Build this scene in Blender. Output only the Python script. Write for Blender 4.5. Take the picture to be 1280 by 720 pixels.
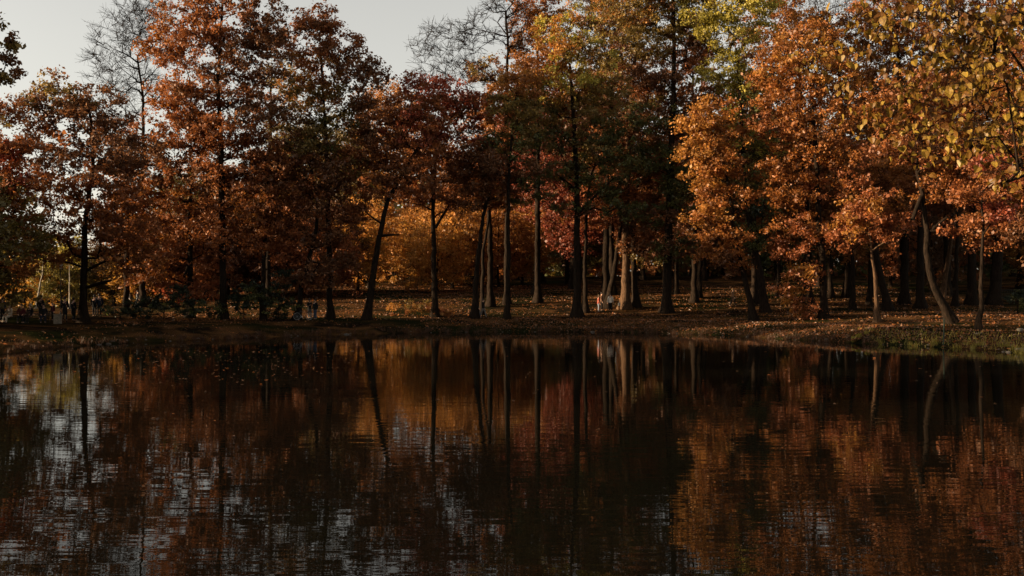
import bpy, bmesh, math, random
import numpy as np
from mathutils import Vector, Matrix
for o in list(bpy.data.objects): bpy.data.objects.remove(o)
S = bpy.context.scene
C = S.collection
R = math.radians
# ------------------------------------------------------------------ camera, sky, sun, exposure
F = 1260.0; CX, CY, H = 640.0, 360.0, 3.7          # focal length in photo pixels, eye height over the water
cam = bpy.data.objects.new('camera', bpy.data.cameras.new('camera')); C.objects.link(cam)
cam.data.sensor_width = 36; cam.data.lens = 36*F/1280; cam.location = (0, 0, H)
cam.rotation_euler = (R(90), 0, 0); cam.data.clip_end = 3000; cam.data.clip_start = .05
S.camera = cam
SUN_EL, SUN_AZ = R(12.5), R(261)                    # azimuth clockwise from +Y: from the left, a little behind the camera
W = bpy.data.worlds.new('World'); S.world = W; W.use_nodes = True
nt = W.node_tree; nt.nodes.clear()
sky = nt.nodes.new('ShaderNodeTexSky'); sky.sky_type = 'NISHITA'; sky.sun_disc = False
sky.sun_elevation = SUN_EL; sky.sun_rotation = SUN_AZ; sky.air_density = 1.0; sky.dust_density = 1.0; sky.ozone_density = 1.0
hs = nt.nodes.new('ShaderNodeHueSaturation'); hs.inputs['Saturation'].default_value = .22
tint = nt.nodes.new('ShaderNodeMix'); tint.data_type = 'RGBA'; tint.blend_type = 'MULTIPLY'; tint.inputs['Factor'].default_value = 1
tint.inputs['B'].default_value = (.985, .925, .83, 1)
bg = nt.nodes.new('ShaderNodeBackground'); bg.inputs['Strength'].default_value = .078
out = nt.nodes.new('ShaderNodeOutputWorld')
nt.links.new(sky.outputs[0], hs.inputs['Color']); nt.links.new(hs.outputs[0], tint.inputs['A'])
nt.links.new(tint.outputs['Result'], bg.inputs[0]); nt.links.new(bg.outputs[0], out.inputs[0])
sl = bpy.data.lights.new('sun', 'SUN'); sl.energy = 5.0; sl.angle = R(.6); sl.color = (1, .74, .46)
sun = bpy.data.objects.new('sun', sl); C.objects.link(sun); sun.location = (-60, -30, 40)
ts = Vector((math.sin(SUN_AZ)*math.cos(SUN_EL), math.cos(SUN_AZ)*math.cos(SUN_EL), math.sin(SUN_EL)))
sun.rotation_euler = ts.to_track_quat('Z', 'Y').to_euler()
S.view_settings.view_transform = 'Standard'; S.view_settings.look = 'None'; S.view_settings.gamma = 1
S.view_settings.exposure = 1.6
S.cycles.max_bounces = 6; S.cycles.diffuse_bounces = 2; S.cycles.glossy_bounces = 3; S.cycles.transmission_bounces = 3
S.cycles.use_denoising = True; S.cycles.sample_clamp_indirect = 4

# ------------------------------------------------------------------ helpers
rng = np.random.default_rng(7); random.seed(7)
def tag(o, label=None, cat=None, group=None, kind=None):
    if label: o['label'] = label
    if cat: o['category'] = cat
    if group: o['group'] = group
    if kind: o['kind'] = kind
    return o
def link(name, me, mat=None, parent=None):
    o = bpy.data.objects.new(name, me); C.objects.link(o)
    if mat and me and not me.materials: me.materials.append(mat)
    if parent: o.parent = parent
    return o
def thing(name, loc, label, cat, group=None, rz=0):
    o = bpy.data.objects.new(name, None); C.objects.link(o); o.location = loc; o.rotation_euler = (0, 0, rz)
    o.empty_display_size = .2
    return tag(o, label, cat, group)
def mesh_np(name, V, Fc, k, smooth=False):
    """V (n,3), Fc (m,k) faces"""
    me = bpy.data.meshes.new(name); V = np.asarray(V, np.float32); Fc = np.asarray(Fc, np.int32)
    me.vertices.add(len(V)); me.vertices.foreach_set('co', V.ravel())
    me.loops.add(Fc.size); me.loops.foreach_set('vertex_index', Fc.ravel())
    me.polygons.add(len(Fc)); me.polygons.foreach_set('loop_start', np.arange(0, Fc.size, k, dtype=np.int32))
    if smooth: me.polygons.foreach_set('use_smooth', np.ones(len(Fc), bool))
    me.update(calc_edges=True); return me
def bm_mesh(name, bm, smooth=False):
    me = bpy.data.meshes.new(name); bm.to_mesh(me); bm.free()
    if smooth: me.polygons.foreach_set('use_smooth', [True]*len(me.polygons))
    return me
def bx(bm, sx, sy, sz, loc=(0, 0, 0), rot=None, bev=0):
    M = Matrix.Translation(loc) @ (rot.to_4x4() if rot else Matrix()) @ Matrix.Diagonal((sx, sy, sz, 1))
    r = bmesh.ops.create_cube(bm, size=1, matrix=M)
    if bev:
        es = list({e for v in r['verts'] for e in v.link_edges})
        bmesh.ops.bevel(bm, geom=es, offset=bev, segments=1, affect='EDGES')
def mat(name, col, rough=.8, var=None, scale=8, bump=0, spec=.3, metal=0):
    m = bpy.data.materials.new(name); m.use_nodes = True; n = m.node_tree; p = n.nodes['Principled BSDF']
    p.inputs['Base Color'].default_value = (*col, 1); p.inputs['Roughness'].default_value = rough
    p.inputs['Specular IOR Level'].default_value = spec; p.inputs['Metallic'].default_value = metal
    if var:
        t = n.nodes.new('ShaderNodeTexNoise'); t.inputs['Scale'].default_value = scale; t.inputs['Detail'].default_value = 6
        tc = n.nodes.new('ShaderNodeTexCoord'); n.links.new(tc.outputs['Object'], t.inputs['Vector'])
        r = n.nodes.new('ShaderNodeValToRGB'); r.color_ramp.elements[0].position = .35; r.color_ramp.elements[1].position = .65
        r.color_ramp.elements[0].color = (*col, 1); r.color_ramp.elements[1].color = (*var, 1)
        n.links.new(t.outputs['Fac'], r.inputs[0]); n.links.new(r.outputs[0], p.inputs['Base Color'])
        if bump:
            b = n.nodes.new('ShaderNodeBump'); b.inputs['Strength'].default_value = bump; b.inputs['Distance'].default_value = .05
            n.links.new(t.outputs['Fac'], b.inputs['Height']); n.links.new(b.outputs[0], p.inputs['Normal'])
    return m
# ------------------------------------------------------------------ materials
def bark_mat(name, a, b, moss=None):
    m = bpy.data.materials.new(name); m.use_nodes = True; n = m.node_tree; p = n.nodes['Principled BSDF']
    p.inputs['Roughness'].default_value = .9; p.inputs['Specular IOR Level'].default_value = .04
    tc = n.nodes.new('ShaderNodeTexCoord'); mp = n.nodes.new('ShaderNodeMapping'); mp.inputs['Scale'].default_value = (9, 9, 1.6)
    t = n.nodes.new('ShaderNodeTexNoise'); t.inputs['Scale'].default_value = 1.3; t.inputs['Detail'].default_value = 7; t.inputs['Roughness'].default_value = .65
    r = n.nodes.new('ShaderNodeValToRGB'); r.color_ramp.elements[0].position = .38; r.color_ramp.elements[1].position = .62
    r.color_ramp.elements[0].color = (*a, 1); r.color_ramp.elements[1].color = (*b, 1)
    bu = n.nodes.new('ShaderNodeBump'); bu.inputs['Strength'].default_value = .9; bu.inputs['Distance'].default_value = .06
    L = n.links.new
    L(tc.outputs['Object'], mp.inputs[0]); L(mp.outputs[0], t.inputs['Vector']); L(t.outputs['Fac'], r.inputs[0])
    L(t.outputs['Fac'], bu.inputs['Height']); L(bu.outputs[0], p.inputs['Normal']); L(r.outputs[0], p.inputs['Base Color'])
    return m
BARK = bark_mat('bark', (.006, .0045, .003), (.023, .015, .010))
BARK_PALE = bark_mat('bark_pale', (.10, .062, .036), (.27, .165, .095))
BARK_SUNLIT = bark_mat('bark_sunlit', (.03, .018, .011), (.105, .06, .033))  # paler copy of bark for sunlit trunks, sunlight put into the colour
BIRCH = bark_mat('birch_bark', (.10, .085, .065), (.34, .30, .24))
def leaf_mat(name, trans=.42, use_obj=True):
    m = bpy.data.materials.new(name); m.use_nodes = True; n = m.node_tree; n.nodes.clear(); L = n.links.new
    at = n.nodes.new('ShaderNodeAttribute'); at.attribute_name = 'leaf_colour'
    col = at.outputs['Color']
    if use_obj:
        oi = n.nodes.new('ShaderNodeObjectInfo'); mx = n.nodes.new('ShaderNodeMix'); mx.data_type = 'RGBA'; mx.blend_type = 'MULTIPLY'
        mx.inputs['Factor'].default_value = 1; L(col, mx.inputs['A']); L(oi.outputs['Color'], mx.inputs['B']); col = mx.outputs['Result']
    d = n.nodes.new('ShaderNodeBsdfDiffuse'); t = n.nodes.new('ShaderNodeBsdfTranslucent'); ms = n.nodes.new('ShaderNodeMixShader')
    ms.inputs[0].default_value = trans; o = n.nodes.new('ShaderNodeOutputMaterial')
    g = n.nodes.new('ShaderNodeBsdfGlossy'); g.inputs['Roughness'].default_value = .55; m2 = n.nodes.new('ShaderNodeMixShader'); m2.inputs[0].default_value = .03
    L(col, d.inputs[0]); L(col, t.inputs[0]); L(d.outputs[0], ms.inputs[1]); L(t.outputs[0], ms.inputs[2])
    L(ms.outputs[0], m2.inputs[1]); L(g.outputs[0], m2.inputs[2]); L(m2.outputs[0], o.inputs[0])
    return m
LEAF = leaf_mat('foliage'); 
PAL = dict(
  orange=((.34, .12, .022), (.42, .17, .03), (.27, .075, .018)),
  gold=((.46, .20, .032), (.52, .25, .045), (.38, .13, .024)),
  red=((.25, .05, .022), (.33, .07, .024), (.18, .04, .018)),
  rust=((.26, .085, .024), (.34, .12, .03), (.18, .058, .02)),
  brown=((.17, .068, .026), (.22, .095, .03), (.12, .05, .022)),
  olive=((.19, .12, .026), (.26, .165, .033), (.13, .09, .022)),
  green=((.085, .09, .022), (.13, .125, .027), (.065, .065, .018)),
  lime=((.42, .34, .05), (.52, .42, .065), (.33, .28, .04)),
  pine=((.02, .03, .012), (.028, .04, .014), (.016, .022, .01)),
  pink=((.36, .11, .035), (.42, .15, .04), (.28, .075, .025)),
)
# ------------------------------------------------------------------ terrain
pts_px = [(0, 443), (50, 437), (100, 432), (200, 427), (300, 423), (400, 419), (500, 416.5), (600, 415), (700, 415), (800, 416), (900, 419), (960, 423), (1060, 429), (1150, 433), (1230, 437), (1280, 443)]
POND = [((px-CX)/F*(F*H/(py-CY)), F*H/(py-CY)) for px, py in pts_px]
POND += [(28.5, 45), (27.5, 32), (24, 20), (17, 12.5), (7, 10), (0, 9.3), (-8, 10), (-18, 13), (-26, 20), (-30, 30), (-31, 42)]
def smooth_poly(P, it=2):
    for _ in range(it):
        Q = []
        for i in range(len(P)):
            a, b = np.array(P[i]), np.array(P[(i+1) % len(P)]); Q += [tuple(a*.75+b*.25), tuple(a*.25+b*.75)]
        P = Q
    return P
POND = np.array(smooth_poly(POND, 2))
def sdf(X, Y):
    X = np.asarray(X, float); Y = np.asarray(Y, float); d = np.full(X.shape, 1e9); ins = np.zeros(X.shape, bool)
    n = len(POND)
    for i in range(n):
        ax, ay = POND[i]; bx_, by = POND[(i+1) % n]; ex, ey = bx_-ax, by-ay
        t = np.clip(((X-ax)*ex+(Y-ay)*ey)/(ex*ex+ey*ey), 0, 1)
        d = np.minimum(d, np.hypot(X-ax-t*ex, Y-ay-t*ey))
        c = ((ay > Y) != (by > Y)); xi = ex*(Y-ay)/(ey if abs(ey) > 1e-9 else 1e-9)+ax; ins ^= c & (X < xi)
    return np.where(ins, -d, d)
def ss(a, b, x): t = np.clip((x-a)/(b-a), 0, 1); return t*t*(3-2*t)
def ground(X, Y):
    X = np.asarray(X, float); Y = np.asarray(Y, float); d = sdf(X, Y)
    n = (np.sin(X*.9+1)*np.cos(Y*.7)+np.sin(X*2.3+Y*1.7)*.5)
    z = np.where(d < 0, np.maximum(-1.6, d*.6), .30*ss(0, 1.0, d)+.58*ss(.4, 6.5, d)+.55*ss(6, 22, d))
    z = z+np.where(d > .3, .03*n, 0)*ss(0, 3, d)
    hill = ss(94, 122, Y)*.6+np.clip(Y-97, 0, 80)*.047
    z = z+hill*ss(-52, -24, X)*ss(0, 4, d)
    z = z+ .8*(1-ss(-8, 12, Y))*ss(0, 6, d)          # the near bank is a little higher
    return z
def gz(x, y): return float(ground(np.array([x]), np.array([y]))[0])
def locate(px, py, y0=40, y1=190):
    Y = np.arange(y0, y1, .2); X = (px-CX)/F*Y; z = ground(X, Y); p = CY+F*(H-z)/Y
    ok = np.where((p <= py) & (sdf(X, Y) > .5))[0]
    k = ok[0] if len(ok) else int(np.argmin(np.abs(p-py)))
    return float(X[k]), float(Y[k]), float(z[k])
def axis(a, b, fine0, fine1, sf, sc):
    v = list(np.arange(a, fine0, sc))+list(np.arange(fine0, fine1, sf))+list(np.arange(fine1, b+1, sc)); return np.array(v)
gx = axis(-700, 700, -60, 60, .6, 20); gy = axis(-200, 900, -10, 138, .6, 20)
GX, GY = np.meshgrid(gx, gy); GZ = ground(GX, GY)
V = np.stack([GX, GY, GZ], -1).reshape(-1, 3); nx, ny = len(gx), len(gy)
I = (np.arange(ny-1)[:, None]*nx+np.arange(nx-1)[None, :]).ravel(); Fq = np.stack([I, I+1, I+1+nx, I+nx], 1)
gm = bpy.data.materials.new('ground_leaf_litter'); gm.use_nodes = True
n = gm.node_tree; p = n.nodes['Principled BSDF']; L = n.links.new
p.inputs['Roughness'].default_value = .95; p.inputs['Specular IOR Level'].default_value = 0
tc = n.nodes.new('ShaderNodeTexCoord')
def noise(scale, det=5, rough=.6):
    t = n.nodes.new('ShaderNodeTexNoise'); t.inputs['Scale'].default_value = scale; t.inputs['Detail'].default_value = det; t.inputs['Roughness'].default_value = rough
    L(tc.outputs['Object'], t.inputs['Vector']); return t.outputs['Fac']
def ramp(src, a, b, ca, cb):
    r = n.nodes.new('ShaderNodeValToRGB'); r.color_ramp.elements[0].position = a; r.color_ramp.elements[1].position = b
    r.color_ramp.elements[0].color = (*ca, 1); r.color_ramp.elements[1].color = (*cb, 1); L(src, r.inputs[0]); return r.outputs[0]
def mixc(f, a, b):
    m = n.nodes.new('ShaderNodeMix'); m.data_type = 'RGBA'; L(f, m.inputs['Factor']); L(a, m.inputs['A']); L(b, m.inputs['B']); return m.outputs['Result']
soil = ramp(noise(7), .35, .65, (.007, .0055, .004), (.020, .014, .008))
lit = ramp(noise(28, 3), .4, .62, (.022, .013, .007), (.17, .08, .03))
gr = ramp(noise(16), .35, .65, (.006, .007, .003), (.020, .021, .008))
f1 = ramp(noise(.35, 4), .40, .58, (0, 0, 0), (1, 1, 1)); f2 = ramp(noise(.11, 3), .46, .6, (0, 0, 0), (1, 1, 1))
L(mixc(f2, mixc(f1, soil, lit), gr), p.inputs['Base Color'])
bu = n.nodes.new('ShaderNodeBump'); bu.inputs['Strength'].default_value = 1; bu.inputs['Distance'].default_value = .08
L(noise(14, 6, .7), bu.inputs['Height']); L(bu.outputs[0], p.inputs['Normal'])
go = link('ground', mesh_np('ground', V, Fq, 4, True), gm); tag(go, kind='structure')
# water
wm = bpy.data.materials.new('pond_water'); wm.use_nodes = True; n = wm.node_tree; p = n.nodes['Principled BSDF']; L = n.links.new
p.inputs['Base Color'].default_value = (.0035, .0032, .0022, 1); p.inputs['Roughness'].default_value = .004; p.inputs['IOR'].default_value = 1.17
geo = n.nodes.new('ShaderNodeNewGeometry')
def wv(sx, sy, det, wgt, rot=0, dist=0):
    mp = n.nodes.new('ShaderNodeMapping'); mp.inputs['Scale'].default_value = (sx, sy, 1); mp.inputs['Rotation'].default_value = (0, 0, R(rot))
    t = n.nodes.new('ShaderNodeTexNoise'); t.inputs['Scale'].default_value = 1; t.inputs['Detail'].default_value = det; t.inputs['Distortion'].default_value = dist
    L(geo.outputs['Position'], mp.inputs[0]); L(mp.outputs[0], t.inputs['Vector'])
    k = n.nodes.new('ShaderNodeMath'); k.operation = 'MULTIPLY'; k.inputs[1].default_value = wgt; L(t.outputs['Fac'], k.inputs[0]); return k.outputs[0]
def add(a, b):
    k = n.nodes.new('ShaderNodeMath'); k.operation = 'ADD'; L(a, k.inputs[0]); L(b, k.inputs[1]); return k.outputs[0]
hgt = add(add(wv(.45, 2.4, 1, .036, 3, .25), wv(1.4, 7.5, 1, .0065, -5)), wv(.10, .4, 1, .025))
bu = n.nodes.new('ShaderNodeBump'); bu.inputs['Strength'].default_value = 1; bu.inputs['Distance'].default_value = .105
cal = wv(.045, .09, 2, 1.9, 12, .6); cm = n.nodes.new('ShaderNodeMath'); cm.operation = 'SUBTRACT'; cm.inputs[1].default_value = .12; cm.use_clamp = True; L(cal, cm.inputs[0]); L(cm.outputs[0], bu.inputs['Strength'])
L(hgt, bu.inputs['Height']); L(bu.outputs[0], p.inputs['Normal'])
wo = link('water', mesh_np('water', [(-45, 3, 0), (45, 3, 0), (45, 98, 0), (-45, 98, 0)], [(0, 1, 2, 3)], 4), wm); tag(wo, kind='structure')

# ------------------------------------------------------------------ leaves and trees
def leaves_mesh(name, Cn, size, cols, flat=.35):
    """rhombic leaves at centres Cn; cols (n,3); returns mesh with a colour attribute"""
    n_ = len(Cn); nrm = rng.normal(size=(n_, 3)); nrm[:, 2] *= 1+flat; nrm /= np.linalg.norm(nrm, axis=1)[:, None]
    a = rng.normal(size=(n_, 3)); u = np.cross(nrm, a); u /= np.linalg.norm(u, axis=1)[:, None]; v = np.cross(nrm, u)
    s = (size*np.clip(rng.lognormal(-.12, .38, n_), .35, 1.9))[:, None]; w = s*rng.uniform(.5, .8, (n_, 1))
    Vv = np.stack([Cn-u*s*.5, Cn-v*w*.5+nrm*s*.08, Cn+u*s*.5, Cn+v*w*.5+nrm*s*.08], 1).reshape(-1, 3)
    me = mesh_np(name, Vv, np.arange(n_*4).reshape(-1, 4), 4)
    at = me.attributes.new('leaf_colour', 'FLOAT_COLOR', 'FACE')
    c4 = np.ones((n_, 4), np.float32); c4[:, :3] = cols; at.data.foreach_set('color', c4.ravel()); return me
def leaf_cols(pal, n_, spread=.3):
    P = np.array(PAL[pal]); w = rng.dirichlet((1.5, 1, 1), n_); return (.74 if pal in ('orange', 'gold', 'pink', 'lime') else .9)*(w @ P)*rng.uniform(1-spread, 1+spread, (n_, 1))
def tubes(P0, P1, r0, r1, k=5):
    """independent tapered tubes"""
    P0 = np.asarray(P0); P1 = np.asarray(P1); r0 = np.asarray(r0)[:, None, None]; r1 = np.asarray(r1)[:, None, None]
    d = P1-P0; d /= np.maximum(np.linalg.norm(d, axis=1), 1e-6)[:, None]
    a = np.where(np.abs(d[:, 2:3]) < .9, np.array([[0, 0, 1.]]), np.array([[1., 0, 0]])); u = np.cross(d, a); u /= np.linalg.norm(u, axis=1)[:, None]; v = np.cross(d, u)
    th = np.arange(k)*2*math.pi/k; ring = u[:, None]*np.cos(th)[None, :, None]+v[:, None]*np.sin(th)[None, :, None]
    Vv = np.concatenate([P0[:, None]+ring*r0, P1[:, None]+ring*r1], 1).reshape(-1, 3); m = len(P0)
    b = (np.arange(m)*2*k)[:, None, None]; i = np.arange(k)[None, :]; j = (i+1) % k
    Fc = np.stack([i, j, j+k, i+k], -1)+b
    return Vv, Fc.reshape(-1, 4)
def chain_tube(P, rad, k=10, lump=.06, flare=0, seed=0):
    """one smooth tube along a polyline, with bark lumps and a root flare"""
    P = np.asarray(P); m = len(P); T = np.gradient(P, axis=0); T /= np.linalg.norm(T, axis=1)[:, None]
    u = np.cross(T, np.array([0, 1., .02])); u /= np.linalg.norm(u, axis=1)[:, None]; v = np.cross(T, u)
    th = np.arange(k)*2*math.pi/k; rr = np.asarray(rad)[:, None]*np.ones((m, k))
    rr *= 1+lump*np.sin(3*th[None]+np.arange(m)[:, None]*.35+seed)+lump*.8*np.sin(5*th[None]-np.arange(m)[:, None]*.7+seed*2)
    if flare:
        hh = (P[:, 2]-P[0, 2])[:, None]; rr *= 1+flare*np.exp(-np.maximum(hh-.35, 0)/.4)*(1+.5*np.sin(4*th[None]+seed))
    Vv = P[:, None]+(u[:, None]*np.cos(th)[None, :, None]+v[:, None]*np.sin(th)[None, :, None])*rr[..., None]
    i = np.arange(k); j = (i+1) % k; b = (np.arange(m-1)*k)[:, None, None]
    Fc = np.stack([i, j, j+k, i+k], -1)[None]+b
    return Vv.reshape(-1, 3), Fc.reshape(-1, 4)
def join(parts):
    Vs, Fs, o = [], [], 0
    for v, f in parts: Vs.append(v); Fs.append(f+o); o += len(v)
    return np.concatenate(Vs), np.concatenate(Fs)
def resample(P, step):
    P = np.asarray(P, float); d = np.r_[0, np.cumsum(np.linalg.norm(np.diff(P, axis=0), axis=1))]; n_ = max(3, int(d[-1]/step)+1)
    # Catmull-like smoothing
    t = np.linspace(0, d[-1], n_); Q = np.stack([np.interp(t, d, P[:, i]) for i in range(3)], 1)
    for _ in range(2): Q[1:-1] = Q[1:-1]*.5+(Q[:-2]+Q[2:])*.25
    return Q
def grow(name, base, trunk, r0, r1, clumps, cr, bark, label, cat, group=None, leaves=78, lsize=.225, twigs=3, twig_len=None, tip=.012,
         crown_from=.3, limb_min=7, flare=.7, bare=False, sag=.12, colours=None, tone=1.0, stubs=()):
    """trunk: points relative to base; clumps: (n,3) relative tips; colours: palette per clump"""
    root = thing(name, base, label, cat, group)
    T = resample(trunk, .7); T[1:-1] += rng.normal(scale=.035, size=T[1:-1].shape)*[1, 1, 0]; nT = len(T)
    tr = r0+(r1-r0)*np.linspace(0, 1, nT)**.9
    pos = [t for t in T]; par = [-1]+list(range(nT-1)); istr = [True]*nT
    clumps = np.asarray(clumps); ok_from = int(nT*crown_from)
    dmin = np.min(np.linalg.norm(clumps[:, None]-T[None, ok_from:], axis=2), axis=1); order = np.argsort(dmin)
    PA = np.zeros((nT+len(clumps)*14, 3)); PA[:nT] = T; cnt = nT
    tips = {}
    for ci in order:
        c = clumps[ci]; Q = PA[ok_from:cnt]; dv = c-Q; dd = np.linalg.norm(dv, axis=1); hor = np.hypot(dv[:, 0], dv[:, 1])
        cost = dd+1.1*np.maximum(0, hor*.35-dv[:, 2])+.012*(np.arange(len(Q)) < nT-ok_from)
        j = int(np.argmin(cost))+ok_from; a = PA[j].copy(); ln = np.linalg.norm(c-a); m = max(1, int(ln/.75))
        m = min(m, 12); pv = j
        ctrl = a*.5+c*.5+np.array([0, 0, -sag*ln])+rng.normal(scale=.07*ln, size=3)
        for q in range(1, m+1):
            t = q/m; pt = a*(1-t)**2+2*ctrl*t*(1-t)+c*t*t
            if q < m: pt = pt+rng.normal(scale=.05, size=3)
            PA[cnt] = pt; pos.append(pt); par.append(pv); istr.append(False); pv = cnt; cnt += 1
        tips[ci] = pv
    N = cnt; w = np.zeros(N); 
    for ci, k in tips.items(): w[k] += 1
    for k in range(N-1, 0, -1): w[par[k]] += w[k]
    rad = tip*np.maximum(w, .5)**.47*1.15
    for k in range(nT): rad[k] = tr[k]
    for k in range(nT, N):
        rad[k] = min(rad[k], rad[par[k]]*(.8 if par[k] >= nT else .72))
    P = PA[:N]
    V0, F0 = chain_tube(T, tr, 12, .055, flare, rng.uniform(0, 6)); parts = [(V0, F0)]
    # subtrees from the trunk
    top = np.zeros(N, int)
    for k in range(nT, N): top[k] = k if par[k] < nT else top[par[k]]
    roots = [k for k in range(nT, N) if par[k] < nT]; main = [k for k in roots if w[k] >= limb_min]
    ks = np.arange(nT, N); tp = top[nT:]; pr = np.array(par)[nT:]
    def seg(sel, sides):
        return tubes(P[pr[sel]], P[ks[sel]]+(P[ks[sel]]-P[pr[sel]])*.03, np.maximum(rad[ks[sel]]*1.12, np.where(pr[sel] >= nT, np.minimum(rad[pr[sel]], rad[ks[sel]]*1.5), rad[ks[sel]]*1.35)), rad[ks[sel]], sides)
    minor = ~np.isin(tp, main)
    if minor.any(): parts.append(seg(minor, 5))
    for (a, b, ra, rb) in stubs:
        parts.append(chain_tube(resample([a, (np.array(a)*.5+np.array(b)*.5+[0, 0, .08]), b], .4), np.linspace(ra, rb, len(resample([a, a, b], .4))) if False else np.linspace(ra, rb, max(3, int((np.linalg.norm(np.array(a)-(np.array(a)*.5+np.array(b)*.5+[0, 0, .08]))+np.linalg.norm(np.array(b)-(np.array(a)*.5+np.array(b)*.5+[0, 0, .08])))/.4)+1)), 8))
    to = link('trunk', mesh_np('trunk', *join(parts), 4, True), bark, root)
    for k in main:
        v, f = seg(tp == k, 6); link('limb', mesh_np('limb', v, f, 4, True), bark, root)
    # twigs and leaves
    tl = twig_len or cr*.95; nC = len(clumps); tipn = np.array([tips[i] for i in range(nC)])
    A = np.repeat(clumps, twigs, 0); back = P[tipn]-P[np.array(par)[tipn]]; back /= np.maximum(np.linalg.norm(back, axis=1), .01)[:, None]
    D = rng.normal(size=(nC*twigs, 3))*[1, 1, .55]; D /= np.linalg.norm(D, axis=1)[:, None]; D += np.repeat(back, twigs, 0)*.75+[0, 0, .18]; D /= np.linalg.norm(D, axis=1)[:, None]
    B = A+D*(tl*rng.uniform(.55, 1.25, (len(A), 1)))
    tv = tubes(A-D*.05, B, np.full(len(A), tip*.8), np.full(len(A), tip*.35), 3)
    if bare:
        D2 = D[:, None]+rng.normal(size=(len(A), 3, 3))*.6; D2 /= np.linalg.norm(D2, axis=2)[..., None]
        s_ = A[:, None]+(B-A)[:, None]*rng.uniform(.25, .95, (len(A), 3, 1)); e_ = s_+D2*tl*rng.uniform(.35, .75, (len(A), 3, 1))
        t2 = tubes(s_.reshape(-1, 3), e_.reshape(-1, 3), np.full(len(A)*3, tip*.5), np.full(len(A)*3, tip*.25), 3)
        link('twigs', mesh_np('twigs', *join([tv, t2]), 4), bark, root)['kind'] = 'stuff'
    else:
        link('twigs', mesh_np('twigs', *tv, 4), bark, root)['kind'] = 'stuff'
    if leaves:
        per = rng.poisson(leaves, nC); idx = np.repeat(np.arange(nC), per); n_ = len(idx)
        tw = idx*twigs+rng.integers(0, twigs, n_); t = rng.uniform(.1, 1.12, (n_, 1))
        Cn = A[tw]*(1-t)+B[tw]*t+rng.normal(size=(n_, 3))*[cr*.27, cr*.27, cr*.16]
        cols = np.zeros((n_, 3)); cc = np.array(colours)[idx]
        cl = rng.uniform(.78, 1.22, nC)[idx][:, None]
        for pal in sorted(set(colours)):
            m_ = cc == pal; cols[m_] = leaf_cols(pal, int(m_.sum()))
        cr_o = link('crown', leaves_mesh('crown', Cn, lsize, cols*cl*tone), LEAF, root)
    return root
def blob_clumps(blobs, D, base, dens=1.0, depth=None):
    """blobs (px, py, rx, ry, palette[, dy]) in photo pixels seen at distance D -> clump tips relative to base"""
    out, pal = [], []
    for b in blobs:
        px, py, rx, ry, pc = b[:5]; dy = b[5] if len(b) > 5 else 0
        Y = base[1]+dy; c = np.array([(px-CX)/F*Y, Y, H+(CY-py)/F*Y]); a = rx/F*Y; h = ry/F*Y; dp = (depth or max(a, h)*.85)
        n_ = max(3, int(a*h*math.pi*.78*dens+2*(a+h)*.25*dens))
        d = rng.normal(size=(n_, 3)); d /= np.linalg.norm(d, axis=1)[:, None]; r = rng.uniform(.12, 1, (n_, 1))**.42
        pts = c+d*r*np.array([a, dp, h])*(1+rng.normal(scale=.05, size=(n_, 1)))
        out.append(pts-np.array(base)); pal += [pc if not isinstance(pc, tuple) else pc[int(rng.integers(len(pc)))] for _ in range(n_)]
    return np.concatenate(out), pal
def px_tree(name, label, cat, bpx, bpy_, path, wpx, blobs, D=None, top_w=.3, group=None, dens=1.0, bark=None, cr=.8, dy_path=0, stubs=(), **kw):
    """a front tree: base pixel -> spot on the ground; trunk path and crown masses given as pixels at the tree's own distance"""
    if D is None: X, Y, Z = locate(bpx, bpy_)
    else: Y = D; X = (bpx-CX)/F*Y; Z = gz(X, Y)
    base = (X, Y, Z-.05)
    tr = [(0, 0, 0)]
    for i, (px, py) in enumerate(path):
        tr.append(((px-CX)/F*Y-X, dy_path*(i+1)/len(path), H+(CY-py)/F*Y-base[2]))
    cl, pal = blob_clumps(blobs, Y, base, dens*DENS)
    r0 = wpx/F*Y/2*.82
    st = [(((a-CX)/F*Y-X, 0, H+(CY-b)/F*Y-base[2]), ((c-CX)/F*Y-X, -.4, H+(CY-d)/F*Y-base[2]), ra/F*Y/2, rb/F*Y/2) for a, b, c, d, ra, rb in stubs]
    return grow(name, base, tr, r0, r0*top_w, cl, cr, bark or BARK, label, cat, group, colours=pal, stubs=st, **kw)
DENS = 3.0
def T(name, label, cat, bpx, bpy_, path, wpx, blobs, dens=1.0, **kw):
    if not kw.get('bare'): blobs = [(b[0], b[1], b[2]*1.2, b[3]*1.12)+tuple(b[4:]) for b in blobs]; dens *= .86
    return px_tree(name, label, cat, bpx, bpy_, path, wpx, blobs, dens=dens*(1.15 if bpx > 860 else 1.0 if bpx < 560 else 1), lsize=kw.pop('lsize', .225 if bpx < 560 else .215), **kw)
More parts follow.
